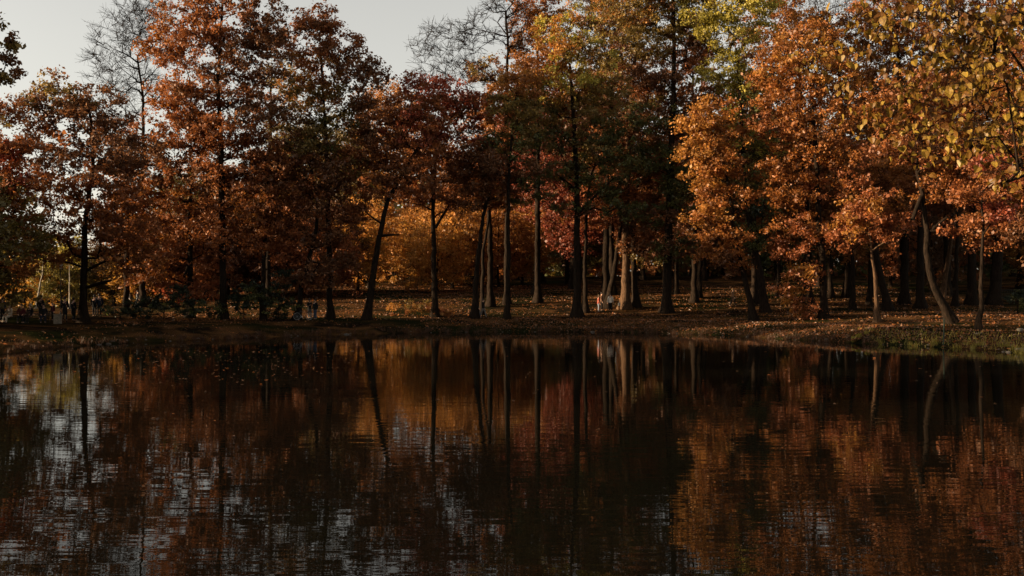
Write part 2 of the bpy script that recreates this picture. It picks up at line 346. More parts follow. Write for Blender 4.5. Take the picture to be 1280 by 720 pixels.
# --- front row, left to right
T('oak_tree', 'low spreading oak with a broken side branch, behind the seated people', 'tree', 105, 403, [(104, 340), (106, 285), (112, 240), (118, 190), (112, 140)], 12,
  [(85, 122, 42, 24, ('olive', 'brown')), (55, 140, 34, 24, 'brown'), (125, 140, 38, 30, 'brown'), (60, 180, 46, 22, ('brown', 'rust')), (130, 190, 42, 26, 'brown'),
   (88, 222, 62, 20, ('rust', 'brown')), (52, 246, 50, 16, 'orange'), (130, 250, 44, 22, 'rust'), (35, 300, 38, 20, 'orange'), (100, 285, 52, 18, 'orange'), (155, 285, 40, 22, 'rust'), (165, 325, 32, 18, ('orange', 'rust')), (75, 318, 40, 12, 'orange')],
  crown_from=.25, stubs=[(107, 360, 141, 351, 4.5, 3), (108, 338, 160, 316, 4, 1.5)])
T('oak_tree', 'dark brown oak forking above the dark shrubs on the left bank', 'tree', 238, 397, [(238, 320), (237, 270), (238, 235), (252, 200), (262, 165)], 10,
  [(240, 130, 44, 24, 'rust'), (215, 165, 46, 24, ('brown', 'rust')), (275, 175, 40, 30, 'rust'), (190, 205, 44, 24, 'brown'), (245, 225, 52, 24, ('rust', 'brown')), (205, 255, 50, 24, ('rust', 'orange')), (265, 275, 42, 24, 'rust'),
   (200, 300, 46, 20, ('rust', 'orange')), (240, 330, 44, 18, 'rust'), (195, 345, 36, 15, ('rust', 'orange')), (250, 362, 26, 12, 'pink'), (215, 365, 20, 10, ('red', 'pink'))], crown_from=.3)
T('oak_tree', 'tall russet oak rising left of centre to the top of the picture', 'tree', 279, 399, [(278, 320), (277, 240), (276, 170), (272, 110), (275, 50), (278, 5)], 12,
  [(275, -12, 45, 22, ('rust', 'orange')), (225, 30, 34, 28, ('orange', 'rust')), (290, 30, 50, 28, 'rust'), (330, 35, 30, 30, 'brown'), (205, 60, 26, 18, 'orange'), (250, 70, 48, 26, 'rust'), (315, 80, 40, 28, 'brown'), (270, 110, 50, 26, ('rust', 'brown')),
   (220, 120, 34, 20, ('orange', 'rust')), (320, 140, 32, 22, 'brown'), (290, 170, 45, 22, 'rust'), (240, 165, 36, 18, 'rust'), (300, 220, 40, 20, 'rust'), (320, 260, 40, 18, ('rust', 'orange')), (300, 300, 40, 16, 'rust')], crown_from=.3, dens=.95)
T('maple_tree', 'slim tree with a coral red lower spray over the dark green bush', 'tree', 329, 400, [(329, 345), (332, 290), (335, 240), (335, 200)], 9,
  [(335, 190, 30, 22, 'rust'), (325, 225, 36, 20, ('rust', 'brown')), (345, 255, 34, 18, 'rust'), (325, 285, 34, 16, ('rust', 'orange')), (352, 318, 18, 12, 'pink'), (365, 300, 14, 10, 'pink')], crown_from=.3)
T('oak_tree', 'slender oak leaning right beside the standing pair', 'tree', 371, 400, [(376, 365), (386, 325), (396, 285), (397, 245), (385, 200)], 9,
  [(380, 185, 30, 20, ('brown', 'olive')), (360, 215, 34, 20, 'rust'), (410, 225, 30, 20, 'brown'), (380, 255, 40, 18, ('rust', 'brown')), (355, 285, 28, 14, 'rust'), (400, 300, 26, 14, 'brown'), (395, 335, 24, 12, 'brown'), (375, 352, 24, 10, 'brown'), (400, 358, 18, 8, ('brown', 'rust'))], crown_from=.4)
T('oak_tree', 'tall oak with red brown top and olive gold middle against the sky', 'tree', 413, 399, [(412, 330), (410, 250), (408, 180), (404, 120), (400, 60)], 10,
  [(398, 28, 26, 18, 'rust'), (385, 55, 34, 24, ('rust', 'brown')), (425, 55, 26, 24, 'rust'), (440, 85, 28, 20, 'brown'), (400, 90, 40, 22, ('rust', 'gold')), (465, 100, 22, 14, 'brown'), (385, 120, 34, 22, ('gold', 'olive')), (425, 130, 34, 22, ('olive', 'brown')), (455, 135, 18, 16, 'brown'),
   (375, 155, 32, 20, ('olive', 'brown')), (415, 170, 38, 22, ('olive', 'green')), (385, 195, 36, 18, 'brown'), (430, 205, 30, 18, ('olive', 'brown')), (400, 235, 36, 18, 'brown'), (430, 270, 24, 14, 'rust'), (405, 300, 26, 12, 'rust'), (425, 330, 22, 10, 'brown'), (400, 345, 20, 9, 'brown')], crown_from=.2, dens=.95)
T('oak_tree', 'dark red oak on a thick trunk leaning right at the water', 'tree', 458, 400, [(464, 360), (470, 320), (477, 280), (484, 250), (505, 215), (525, 180)], 12,
  [(530, 112, 30, 18, ('red', 'rust')), (500, 135, 36, 22, 'rust'), (470, 165, 34, 22, ('rust', 'brown')), (520, 160, 40, 22, ('red', 'rust')), (495, 195, 44, 20, 'rust'), (455, 200, 28, 18, 'rust'), (465, 235, 34, 16, 'rust'), (510, 230, 34, 16, ('rust', 'brown')), (450, 265, 20, 12, 'rust')], crown_from=.5,
  stubs=[(476, 295, 500, 294, 4, 1.5)])
T('oak_tree', 'dark crimson oak on a straight upright trunk, centre left', 'tree', 544, 397, [(543, 340), (541, 280), (541, 235), (545, 195), (555, 150)], 10,
  [(552, 118, 36, 20, 'red'), (580, 140, 28, 22, ('red', 'brown')), (540, 150, 36, 22, 'red'), (520, 180, 30, 20, 'rust'), (570, 185, 38, 22, ('red', 'brown')), (545, 215, 42, 18, 'rust'), (585, 225, 28, 16, 'brown'), (515, 245, 26, 14, 'rust'), (570, 250, 30, 12, 'rust')], crown_from=.5,
  stubs=[(544, 285, 567, 250, 4, 2)])
T('oak_tree', 'dark oak bent at its base beside two walkers', 'tree', 593, 398, [(595, 360), (597, 325), (602, 285), (606, 255), (620, 225)], 11,
  [(610, 200, 32, 20, ('brown', 'rust')), (595, 225, 34, 16, 'brown'), (625, 235, 28, 14, 'rust'), (600, 250, 30, 12, 'brown')], crown_from=.55)
T('oak_tree', 'thin trunked oak just behind the bent one', 'tree', 602, 394, [(603, 350), (604, 310), (612, 270), (612, 230)], 7,
  [(610, 215, 26, 16, 'rust'), (590, 240, 24, 14, 'rust'), (628, 255, 20, 12, ('rust', 'orange'))], crown_from=.55)
T('oak_tree', 'slim upright oak with green gold crown, left of the widest green one', 'tree', 634, 399, [(635, 340), (635, 280), (636, 220), (640, 160), (645, 120)], 8,
  [(650, 105, 26, 20, ('gold', 'orange')), (635, 135, 30, 20, ('orange', 'olive')), (660, 150, 24, 20, 'olive'), (640, 175, 34, 18, ('olive', 'green')), (620, 205, 28, 14, 'brown'), (655, 215, 28, 14, ('green', 'brown'))], crown_from=.45)
T('oak_tree', 'broad olive green oak with golden top, centre of the bank', 'tree', 722, 397, [(721, 340), (721, 280), (721, 225), (719, 180), (716, 130), (712, 80)], 13,
  [(705, 40, 34, 22, ('gold', 'lime')), (680, 75, 32, 24, ('gold', 'orange')), (730, 75, 36, 24, ('lime', 'gold', 'olive')), (700, 110, 46, 22, ('gold', 'lime')), (755, 120, 34, 20, 'olive'), (670, 130, 30, 20, ('olive', 'green')), (720, 150, 46, 20, 'olive'), (770, 165, 34, 18, 'green'),
   (680, 175, 36, 16, 'green'), (735, 190, 46, 16, ('green', 'olive')), (780, 210, 30, 14, ('olive', 'green')), (690, 220, 40, 14, ('green', 'olive')), (750, 235, 40, 12, 'green'), (660, 245, 26, 10, 'green'), (720, 262, 30, 9, ('green', 'brown')), (770, 262, 28, 10, 'green')], crown_from=.4, dens=.9,
  stubs=[(721, 240, 700, 222, 5, 3), (722, 268, 768, 222, 4, 1.5)])
T('oak_tree', 'second dark trunk pressed against the broad green oak', 'tree', 732, 391, [(731, 340), (733, 280), (735, 240), (745, 200)], 8,
  [(750, 190, 24, 14, 'olive'), (740, 215, 24, 12, 'green'), (765, 240, 20, 10, 'orange')], crown_from=.6)
T('oak_tree', 'oak with a sunlit orange trunk beside the person in white', 'tree', 781, 387, [(782, 350), (782, 310), (783, 250), (785, 180), (790, 110), (795, 60)], 14,
  [(770, 30, 34, 26, ('olive', 'brown')), (800, 60, 34, 24, ('brown', 'olive')), (765, 90, 26, 20, ('rust', 'olive')), (810, 120, 26, 20, 'rust'), (790, 160, 30, 18, 'brown'), (800, 215, 34, 16, ('orange', 'rust')), (775, 250, 36, 14, ('orange', 'pink')), (805, 285, 34, 14, ('brown', 'rust')), (750, 275, 26, 10, 'pink'), (820, 320, 26, 16, ('brown', 'olive')), (790, 305, 18, 10, ('brown', 'rust'))], crown_from=.35, bark=BARK_SUNLIT)
T('oak_tree', 'black trunked oak touching the right side of the sunlit trunk', 'tree', 795, 384, [(793, 345), (791, 300), (795, 250), (800, 200)], 11,
  [(800, 190, 26, 16, 'brown'), (815, 225, 24, 14, ('rust', 'brown')), (790, 235, 24, 12, 'rust'), (820, 255, 24, 12, 'brown')], crown_from=.6)
T('oak_tree', 'dark leaning oak behind the person in white', 'tree', 759, 386, [(764, 355), (771, 320), (776, 290), (775, 240), (772, 180)], 9,
  [(770, 170, 24, 16, 'rust'), (755, 200, 26, 14, ('orange', 'rust')), (785, 210, 22, 12, 'rust'), (745, 245, 26, 12, 'pink')], crown_from=.55)
T('oak_tree', 'tallest dark oak with sparse crown, sunlit at its foot, right of centre', 'tree', 833, 391, [(834, 350), (836, 300), (838, 230), (840, 160), (842, 90), (842, 20), (840, -30)], 15,
  [(835, -25, 50, 24, ('olive', 'brown')), (822, 20, 26, 18, ('olive', 'brown')), (826, 118, 24, 24, ('brown', 'olive'), 2), (852, 150, 22, 20, ('brown', 'rust'), 2), (858, 45, 22, 16, ('olive', 'brown')), (790, 10, 40, 24, ('olive', 'gold')), (870, 10, 30, 26, ('olive', 'lime')), (815, 50, 34, 20, 'olive'), (870, 70, 24, 18, ('rust', 'brown')), (815, 95, 34, 16, 'brown'), (870, 125, 26, 16, ('rust', 'brown')), (815, 150, 36, 18, ('brown', 'green')), (865, 180, 24, 16, 'brown'), (820, 200, 32, 18, 'green'), (855, 230, 30, 18, 'green'), (830, 270, 36, 18, ('green', 'brown')), (850, 310, 30, 16, ('green', 'brown'))], crown_from=.35, dens=1.35, top_w=.26, bark=BARK)
T('oak_tree', 'golden orange oak on a thin trunk leaning left over the walker', 'tree', 943, 401, [(936, 370), (926, 330), (918, 290), (912, 245), (905, 205)], 10,
  [(890, 145, 26, 20, ('gold', 'orange')), (870, 160, 20, 14, 'gold'), (900, 175, 30, 18, ('gold', 'orange')), (872, 190, 24, 14, 'gold'), (905, 205, 32, 16, 'orange'), (880, 225, 30, 14, ('gold', 'orange')), (905, 250, 34, 14, 'orange'), (885, 272, 26, 12, ('orange', 'gold')), (905, 295, 32, 12, 'orange'), (890, 318, 20, 10, 'orange'), (915, 328, 24, 12, ('orange', 'brown'))], crown_from=.35)
T('linden_tree', 'tall lime green tree with yellow top behind the golden leaning oak', 'tree', 957, 391, [(951, 350), (942, 300), (932, 250), (928, 190), (925, 120), (920, 60)], 12,
  [(900, -5, 34, 24, 'lime'), (935, 15, 34, 22, 'lime'), (880, 30, 28, 18, 'lime'), (915, 55, 30, 22, ('lime', 'olive')), (900, 90, 28, 22, 'lime'), (935, 110, 28, 20, ('lime', 'olive')), (925, 150, 30, 22, ('green', 'lime')), (945, 185, 30, 20, ('green', 'lime')), (930, 225, 28, 18, ('green', 'olive')), (945, 260, 28, 18, ('green', 'pine')), (935, 295, 28, 16, 'green')], crown_from=.3)
T('oak_tree', 'big bright orange oak with drooping low sprays, right bank', 'tree', 1030, 399, [(1029, 350), (1026, 300), (1022, 250), (1020, 190), (1015, 130), (1010, 80)], 12,
  [(1005, 60, 44, 26, ('gold', 'orange')), (970, 85, 30, 22, ('orange', 'gold')), (1040, 95, 38, 24, ('orange', 'gold')), (985, 120, 38, 22, 'orange'), (1030, 145, 42, 22, 'orange'), (975, 160, 30, 18, ('orange', 'rust')), (1010, 185, 44, 18, 'orange'), (1055, 195, 36, 18, ('orange', 'pink')), (980, 215, 32, 14, 'orange'), (1040, 235, 44, 16, ('orange', 'pink')), (985, 250, 30, 14, 'orange'),
   (1000, 285, 36, 14, ('orange', 'pink')), (1040, 300, 30, 12, 'pink'), (985, 315, 24, 12, 'pink'), (1005, 345, 24, 12, ('gold', 'pink')), (990, 368, 20, 10, ('gold', 'pink')), (1005, 385, 16, 8, ('pink', 'orange'))], crown_from=.2, dens=1.05, sag=.05)
T('oak_tree', 'straight dark oak between the orange oak and the sunlit stem', 'tree', 1066, 387, [(1066, 340), (1064, 300), (1062, 250)], 9,
  [(1062, 240, 28, 14, ('orange', 'rust')), (1070, 270, 28, 14, 'rust'), (1085, 295, 20, 10, ('orange', 'gold'))], crown_from=.5)
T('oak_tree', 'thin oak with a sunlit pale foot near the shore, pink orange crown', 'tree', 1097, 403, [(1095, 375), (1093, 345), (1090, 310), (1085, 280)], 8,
  [(1075, 262, 26, 13, ('gold', 'pink')), (1105, 255, 28, 14, ('pink', 'orange')), (1060, 282, 22, 11, ('gold', 'pink')), (1090, 282, 30, 12, 'pink'), (1125, 278, 24, 12, 'pink'), (1105, 300, 22, 8, 'pink'), (1050, 300, 14, 7, 'pink')], crown_from=.6, bark=BARK_SUNLIT)
T('oak_tree', 'thick dark trunk leaning left behind the sunlit stem', 'tree', 1111, 389, [(1104, 360), (1097, 330), (1092, 290), (1090, 230)], 13,
  [(1090, 215, 34, 16, 'orange'), (1115, 235, 30, 14, ('orange', 'rust')), (1070, 225, 26, 14, 'orange')], crown_from=.6)
T('oak_tree', 'upright dark oak directly behind the crooked one', 'tree', 1151, 386, [(1151, 340), (1150, 290), (1150, 230), (1148, 170)], 13,
  [(1145, 130, 34, 20, ('orange', 'rust')), (1125, 165, 34, 18, 'orange'), (1165, 175, 30, 18, ('red', 'rust')), (1140, 200, 36, 16, 'orange'), (1120, 225, 30, 14, ('orange', 'rust'))], crown_from=.5)
T('oak_tree', 'crooked oak whose foot sweeps right, with a broken hanging stub', 'tree', 1190, 404, [(1177, 378), (1165, 355), (1158, 325), (1159, 290), (1155, 255), (1147, 215), (1144, 180)], 13,
  [(1150, 110, 40, 22, ('orange', 'rust')), (1110, 140, 36, 20, 'orange'), (1185, 150, 40, 22, ('orange', 'rust')), (1120, 185, 34, 16, ('orange', 'rust')), (1185, 200, 44, 18, ('rust', 'orange')), (1225, 215, 36, 18, ('rust', 'orange')), (1190, 240, 38, 16, ('rust', 'orange')), (1235, 255, 30, 14, ('pink', 'rust')), (1215, 285, 26, 14, ('rust', 'orange')), (1245, 300, 20, 10, 'rust'), (1185, 290, 16, 9, ('rust', 'pink'))], crown_from=.4,
  stubs=[(1152, 245, 1138, 275, 6, 5), (1160, 292, 1181, 272, 5, 3)])
T('oak_tree', 'slim straight dark oak right of the crooked oak', 'tree', 1194, 383, [(1195, 330), (1197, 275), (1198, 220)], 8,
  [(1200, 200, 28, 14, ('rust', 'red')), (1190, 230, 26, 12, 'rust'), (1215, 245, 24, 12, 'red')], crown_from=.55)
T('oak_tree', 'bent tree with a faintly lit trunk, farther back right of the crooked oak', 'tree', 1177, 373, [(1181, 350), (1186, 325), (1190, 290), (1190, 240)], 9,
  [(1190, 230, 24, 12, 'rust'), (1175, 255, 22, 10, 'rust'), (1205, 260, 20, 10, 'brown')], crown_from=.6, bark=BARK_SUNLIT)
T('oak_tree', 'narrow dark double stemmed tree close to the right shore', 'tree', 1224, 413, [(1226, 380), (1227, 340), (1228, 290), (1228, 240)], 8,
  [(1230, 215, 26, 14, ('rust', 'red')), (1215, 245, 24, 12, 'rust'), (1245, 265, 22, 12, 'red'), (1225, 285, 20, 9, 'rust')], crown_from=.55)
T('oak_tree', 'thickest dark trunk at the far right before the fence', 'tree', 1242, 381, [(1245, 340), (1250, 290), (1254, 240), (1256, 180), (1255, 120)], 18,
  [(1255, 95, 36, 20, ('orange', 'rust')), (1235, 130, 34, 18, 'orange'), (1275, 145, 32, 20, ('rust', 'red')), (1245, 175, 36, 16, ('rust', 'orange')), (1280, 200, 30, 18, 'rust'), (1260, 225, 32, 14, ('rust', 'brown'))], crown_from=.45)
T('oak_tree', 'oak cut by the right edge of the picture', 'tree', 1293, 405, [(1292, 350), (1290, 280), (1292, 200), (1290, 120)], 14,
  [(1290, 70, 46, 26, ('orange', 'rust')), (1270, 120, 36, 22, 'orange'), (1320, 130, 44, 24, 'rust'), (1290, 170, 44, 22, 'rust'), (1275, 215, 34, 18, ('rust', 'red')), (1310, 240, 44, 20, 'rust'), (1285, 285, 34, 16, ('rust', 'brown')), (1300, 320, 30, 14, 'brown')], crown_from=.3)
T('oak_tree', 'reddish oak cut by the left edge of the picture', 'tree', -22, 410, [(-20, 340), (-18, 270), (-16, 210)], 13,
  [(-15, 150, 36, 22, ('rust', 'olive')), (15, 185, 30, 18, 'rust'), (-20, 200, 44, 22, 'red'), (10, 225, 34, 16, ('red', 'rust')), (-25, 250, 44, 18, ('rust', 'orange')), (5, 270, 32, 14, 'orange'), (-15, 310, 40, 16, ('orange', 'rust')), (0, 335, 30, 10, 'orange')], crown_from=.3)
T('oak_tree', 'brown oak filling in between the low spreading oak and the forked one', 'tree', 158, 393, [(158, 340), (160, 290), (160, 240), (163, 190)], 9,
  [(150, 170, 30, 20, ('brown', 'rust')), (175, 200, 30, 20, 'brown'), (145, 215, 34, 18, ('brown', 'rust')), (170, 245, 34, 18, 'rust'), (150, 265, 34, 16, ('rust', 'orange')), (165, 300, 30, 14, 'rust')], crown_from=.35)
T('oak_tree', 'rust crowned oak close behind the tallest dark trunk', 'tree', 868, 378, [(868, 320), (868, 240), (866, 160), (866, 90)], 9,
  [(866, 40, 22, 20, ('rust', 'lime')), (862, 80, 26, 20, 'rust'), (872, 115, 24, 18, ('rust', 'brown')), (860, 150, 26, 18, ('rust', 'brown')), (868, 190, 24, 16, 'brown'), (862, 235, 26, 16, ('green', 'brown')), (868, 275, 26, 14, 'brown')], crown_from=.35)
T('oak_tree', 'dark olive oak reaching in from beyond the upper left edge', 'tree', -70, 0, [(-68, 330), (-64, 230), (-55, 140), (-50, 60)], 14,
  [(5, 62, 16, 10, ('olive', 'brown')), (-18, 50, 22, 18, 'olive'), (10, 84, 12, 6, 'brown'), (-12, 12, 18, 10, 'olive'), (-50, 30, 30, 26, 'olive'), (-45, 85, 32, 22, 'brown'), (-60, 130, 36, 22, 'brown'), (4, 98, 8, 4, 'olive')], D=51, crown_from=.5, dens=.8, cr=.55)
# --- second row: taller crowns showing above the front row
T('bare_tree', 'tall leafless tree with a fan of fine twigs against the sky, upper left', 'tree', 178, 0, [(178, 330), (179, 250), (180, 180), (179, 120), (172, 70)], 9,
  [(160, 30, 36, 26, 'brown'), (185, 20, 26, 22, 'brown'), (140, 65, 30, 28, 'brown'), (190, 60, 24, 26, 'brown'), (150, 100, 36, 24, 'brown'), (185, 110, 24, 20, 'brown'), (145, 140, 30, 18, 'brown')], D=104, crown_from=.6, dens=.9, bare=True, leaves=0, twigs=4, twig_len=1.3, tip=.03, limb_min=10)
T('bare_tree', 'bare tree with spreading black limbs against the sky, above the crimson oak', 'tree', 634, 0, [(634, 330), (634, 250), (633, 180), (634, 110), (635, 50), (632, 15)], 10,
  [(632, 10, 28, 24, 'brown'), (600, 45, 26, 26, 'brown'), (560, 50, 34, 18, 'brown'), (535, 62, 24, 16, 'brown'), (575, 85, 30, 18, 'brown'), (640, 50, 20, 20, 'brown'), (600, 95, 24, 16, 'brown'), (545, 90, 22, 12, 'brown')], D=105, crown_from=.6, dens=.85, bare=True, leaves=0, twigs=4, twig_len=1.2, tip=.034, limb_min=10)
T('oak_tree', 'rounded bright orange crown high between the bare tree and the tall olive trees', 'tree', 672, 0, [(672, 330), (672, 200), (672, 100), (672, 40)], 10,
  [(672, 8, 26, 20, ('orange', 'pink')), (658, 32, 24, 20, 'orange'), (688, 38, 24, 20, ('orange', 'gold')), (670, 65, 34, 20, 'orange'), (660, 100, 32, 18, ('orange', 'rust')), (695, 95, 26, 18, 'orange'), (675, 140, 36, 18, 'rust'), (640, 170, 30, 18, 'rust')], D=107, crown_from=.6)
T('oak_tree', 'olive brown oak reaching past the top of the picture, centre right', 'tree', 757, 0, [(757, 330), (760, 200), (765, 120), (765, 50)], 12,
  [(735, -15, 34, 22, ('olive', 'gold')), (780, -15, 36, 22, ('olive', 'gold')), (730, 20, 30, 20, ('lime', 'gold')), (765, 25, 30, 20, ('olive', 'brown')), (745, 60, 36, 22, ('olive', 'brown')), (780, 80, 32, 20, 'brown'), (750, 115, 34, 20, ('rust', 'olive')), (780, 150, 34, 18, 'rust')], D=108, crown_from=.55)
T('oak_tree', 'wide golden orange oak at the top right behind the front row', 'tree', 1010, 0, [(1010, 320), (1005, 200), (1000, 120), (1000, 60)], 13,
  [(965, 12, 34, 20, ('gold', 'orange')), (1000, 35, 38, 22, ('gold', 'orange')), (960, 55, 34, 22, ('orange', 'gold')), (1045, 55, 38, 24, 'orange'), (1010, 90, 40, 22, 'orange'), (950, 110, 30, 22, 'orange'), (1060, 120, 40, 22, 'orange'), (1070, 25, 26, 14, ('gold', 'rust'))], D=106, crown_from=.5)
T('bare_tree', 'leafless black limbs showing above the golden oaks at the top right', 'tree', 1060, 0, [(1060, 320), (1055, 200), (1050, 100), (1040, 40)], 12,
  [(1010, 5, 30, 16, 'brown'), (1045, 0, 30, 20, 'brown'), (1080, 10, 26, 20, 'brown'), (1020, 30, 24, 14, 'brown')], D=113, crown_from=.6, dens=.7, bare=True, leaves=0, twigs=4, twig_len=1.1, tip=.026, limb_min=8)
T('oak_tree', 'tall red orange oak filling the sky at the upper right', 'tree', 1130, 0, [(1130, 320), (1130, 200), (1125, 100), (1120, 40)], 13,
  [(1110, 10, 38, 24, ('orange', 'rust')), (1150, 20, 36, 26, ('rust', 'orange')), (1100, 55, 36, 22, 'orange'), (1145, 65, 40, 24, ('rust', 'orange')), (1110, 100, 38, 22, 'orange'), (1160, 110, 34, 22, 'rust'), (1090, 150, 34, 20, 'orange')], D=105, crown_from=.5)
T('oak_tree', 'tall rusty oak behind the thickest right trunk', 'tree', 1215, 0, [(1215, 320), (1215, 200), (1212, 100), (1210, 40)], 14,
  [(1195, 5, 38, 26, ('rust', 'orange')), (1240, 15, 40, 26, ('orange', 'rust')), (1190, 55, 36, 24, 'rust'), (1235, 65, 42, 24, ('orange', 'rust')), (1205, 110, 42, 22, 'rust'), (1250, 120, 36, 22, 'rust'), (1280, 40, 34, 30, 'orange')], D=104, crown_from=.5)
T('oak_tree', 'brown topped oak between the two tall russet trees', 'tree', 335, 0, [(335, 320), (335, 220), (338, 150), (340, 90)], 10,
  [(345, 60, 22, 22, 'brown'), (350, 100, 26, 20, ('brown', 'olive')), (335, 135, 30, 20, 'rust'), (355, 165, 28, 18, ('olive', 'brown')), (340, 200, 34, 18, 'rust'), (310, 230, 30, 18, 'rust')], D=105, crown_from=.5, dens=.7)
T('oak_tree', 'gold and rust tree filling the gap above the crimson oak', 'tree', 613, 0, [(613, 320), (610, 220), (608, 170), (610, 130)], 10,
  [(605, 90, 26, 16, ('olive', 'brown')), (625, 120, 26, 18, ('gold', 'orange')), (600, 140, 30, 18, ('orange', 'rust')), (615, 175, 34, 18, ('rust', 'orange')), (590, 205, 30, 16, 'rust'), (450, 0, 1, 1, 'rust')][:5], D=103, crown_from=.45)

# --- woodland behind, as copies of a few kinds of tree
def proto(name, h, cw, low, pal, leaves, trunk_r, ncl, lsize=.26, bark=None):
    tr = [(0, 0, 0), (.2, 0, h*.3), (-.1, .1, h*.6), (.1, 0, h*.9)]
    d = rng.normal(size=(ncl, 3)); d /= np.linalg.norm(d, axis=1)[:, None]; d *= rng.uniform(.15, 1, (ncl, 1))**.45
    zc = (h+low)/2; cl = d*np.array([cw/2, cw/2, (h-low)/2])+[0, 0, zc]
    cl += rng.normal(scale=.5, size=cl.shape); cl[:, 2] = np.maximum(cl[:, 2], low*.8+.3)
    return grow(name, (0, -400, 0), tr, trunk_r, trunk_r*.25, cl, .95, bark or BARK, 'x', 'tree', leaves=leaves, lsize=lsize, colours=[pal[int(rng.integers(len(pal)))] for _ in range(ncl)], crown_from=.2 if low < 3 else .35, limb_min=14, twigs=3)
white = ('white', 'cream')
PAL['neutral'] = ((.30, .30, .30), (.38, .36, .36), (.22, .22, .22))
PR = [proto('background_oak', 20, 10, 5.5, ('neutral',), 62, .30, 270), proto('background_oak', 17, 8, 4.0, ('neutral',), 62, .24, 230), proto('background_oak', 23, 9, 8, ('neutral',), 62, .34, 250),
      proto('background_maple', 11, 9, 1.0, ('neutral',), 62, .17, 210), proto('background_maple', 8, 7, .6, ('neutral',), 62, .12, 140)]
TINT = dict(gold=(1.35, .62, .11), orange=(1.0, .40, .085), rust=(.75, .26, .075), red=(.7, .17, .07), brown=(.42, .19, .08), olive=(.5, .36, .08), green=(.22, .26, .07), lime=(1.1, .95, .15), pine=(.08, .12, .05))
for p in PR:                                    # tint lives on the object
    for ch in p.children:
        if ch.name.startswith('crown'): ch.color = (1, 1, 1, 1)
def copy_tree(o):
    c = o.copy(); C.objects.link(c)
    for ch in o.children:
        d = ch.copy(); C.objects.link(d); d.parent = c
    return c
used = set(); PLANTED = []
def plant(k, x, y, pal, label, group, sc=1.0):
    o = PR[k] if k not in used else copy_tree(PR[k]); used.add(k)
    o.location = (x, y, gz(x, y)-.1); o.rotation_euler = (0, 0, random.uniform(0, 6.28)); s = sc*random.uniform(.9, 1.12); o.scale = (s, s, s*random.uniform(.93, 1.08))
    t = TINT[pal]; j = random.uniform(.8, 1.2)
    for ch in o.children:
        if ch.name.startswith('crown'): ch.color = (t[0]*j, t[1]*j*random.uniform(.9, 1.1), t[2]*j, 1)
    o['label'] = label; o['group'] = group; o['category'] = 'tree'; PLANTED.append([o, k, pal]); return o
def wood(n_, px0, px1, y0, y1, kinds, pals, label, group, sc=1.0, gap=4.0):
    pts = []
    for _ in range(n_*30):
        if len(pts) >= n_: break
        y = random.uniform(y0, y1); px = random.uniform(px0, px1); x = (px-CX)/F*y
        if all((x-a)**2+(y-b)**2 > gap*gap for a, b in pts): pts.append((x, y))
    for x, y in pts: plant(random.choice(kinds), x, y, random.choice(pals), label, group, sc)
wood(12, 425, 665, 122, 150, [3, 3, 4], ['gold', 'gold', 'orange'], 'low golden tree glowing behind the trunks left of centre', 'golden trees on the rise left of centre', 1.0, 4.2)
wood(14, 420, 720, 152, 215, [0, 2, 1, 3], ['rust', 'orange', 'olive', 'orange'], 'tall golden tree at the back of the wood left of centre', 'tall golden trees at the back left of centre', 1.4, 5)
wood(15, 655, 900, 112, 160, [0, 1, 2], ['rust', 'orange', 'brown', 'red'], 'rusty oak standing in the shaded wood right of centre', 'rusty oaks in the shaded wood right of centre', 1.15, 4.5)
wood(24, 640, 960, 165, 225, [0, 1, 2, 3, 3], ['brown', 'rust', 'olive', 'green'], 'dark brownish tree at the back of the wood right of centre', 'dark trees closing the back right of centre', 1.3, 4.5)
wood(18, 930, 1330, 104, 145, [0, 1, 2, 3], ['rust', 'orange', 'brown'], 'rusty oak in the dense wood behind the right bank', 'rusty oaks behind the right bank', 1.15, 4.5)
wood(22, 940, 1360, 150, 215, [0, 2, 3, 1, 3], ['brown', 'olive', 'green'], 'dark tree at the back of the wood behind the right bank', 'dark trees closing the back on the right', 1.3, 4.5)
wood(12, 180, 415, 113, 122, [3, 3, 4], ['rust', 'brown', 'rust'], 'low rust brown tree filling in just behind the left trunks', 'low rust trees just behind the left trunks', 1.0, 4)
wood(9, 195, 400, 150, 165, [0, 1, 3], ['rust', 'orange', 'brown'], 'rust coloured oak in the wood behind the left bank', 'rust oaks behind the left bank', .82, 5)
wood(14, 180, 430, 135, 200, [0, 1, 2, 3, 3], ['rust', 'orange', 'olive'], 'orange brown tree at the back of the wood on the left', 'orange brown trees at the back left', 1.1, 5)
wood(14, -60, 190, 112, 145, [4], ['lime', 'olive', 'gold', 'lime'], 'low yellow green tree beyond the lawn on the far left', 'yellow green trees beyond the left lawn', .78, 4)
wood(16, -110, 200, 145, 190, [4, 3], ['olive', 'green', 'gold', 'lime'], 'darker green gold tree at the back on the far left', 'green gold trees at the back on the far left', .75, 4.5)
wood(2, 120, 185, 108, 118, [1, 1, 0], ['rust', 'brown', 'orange'], 'rust brown oak on the lawn behind the seated people', 'rust oaks on the left lawn', .62, 6)
# trees on the left shore, outside the picture, whose shade lies on the near bank
sh = [(-40, 67, 3), (-38, 71, 3), (-44, 73, 3), (-43, 78, 3), (-50, 69, 3), (-47, 79, 3), (-35, 61, 3), (-39, 59, 1), (-36, 52, 2), (-41, 48, 0), (-37, 41, 2), (-44, 57, 0), (-55, 75, 0), (-36, 30, 0)]
for x, y, k in sh:
    plant(k, x, y, random.choice(['rust', 'brown', 'olive']), 'oak on the left shore of the pond just outside the picture', 'oaks along the left shore outside the picture', 1.0)

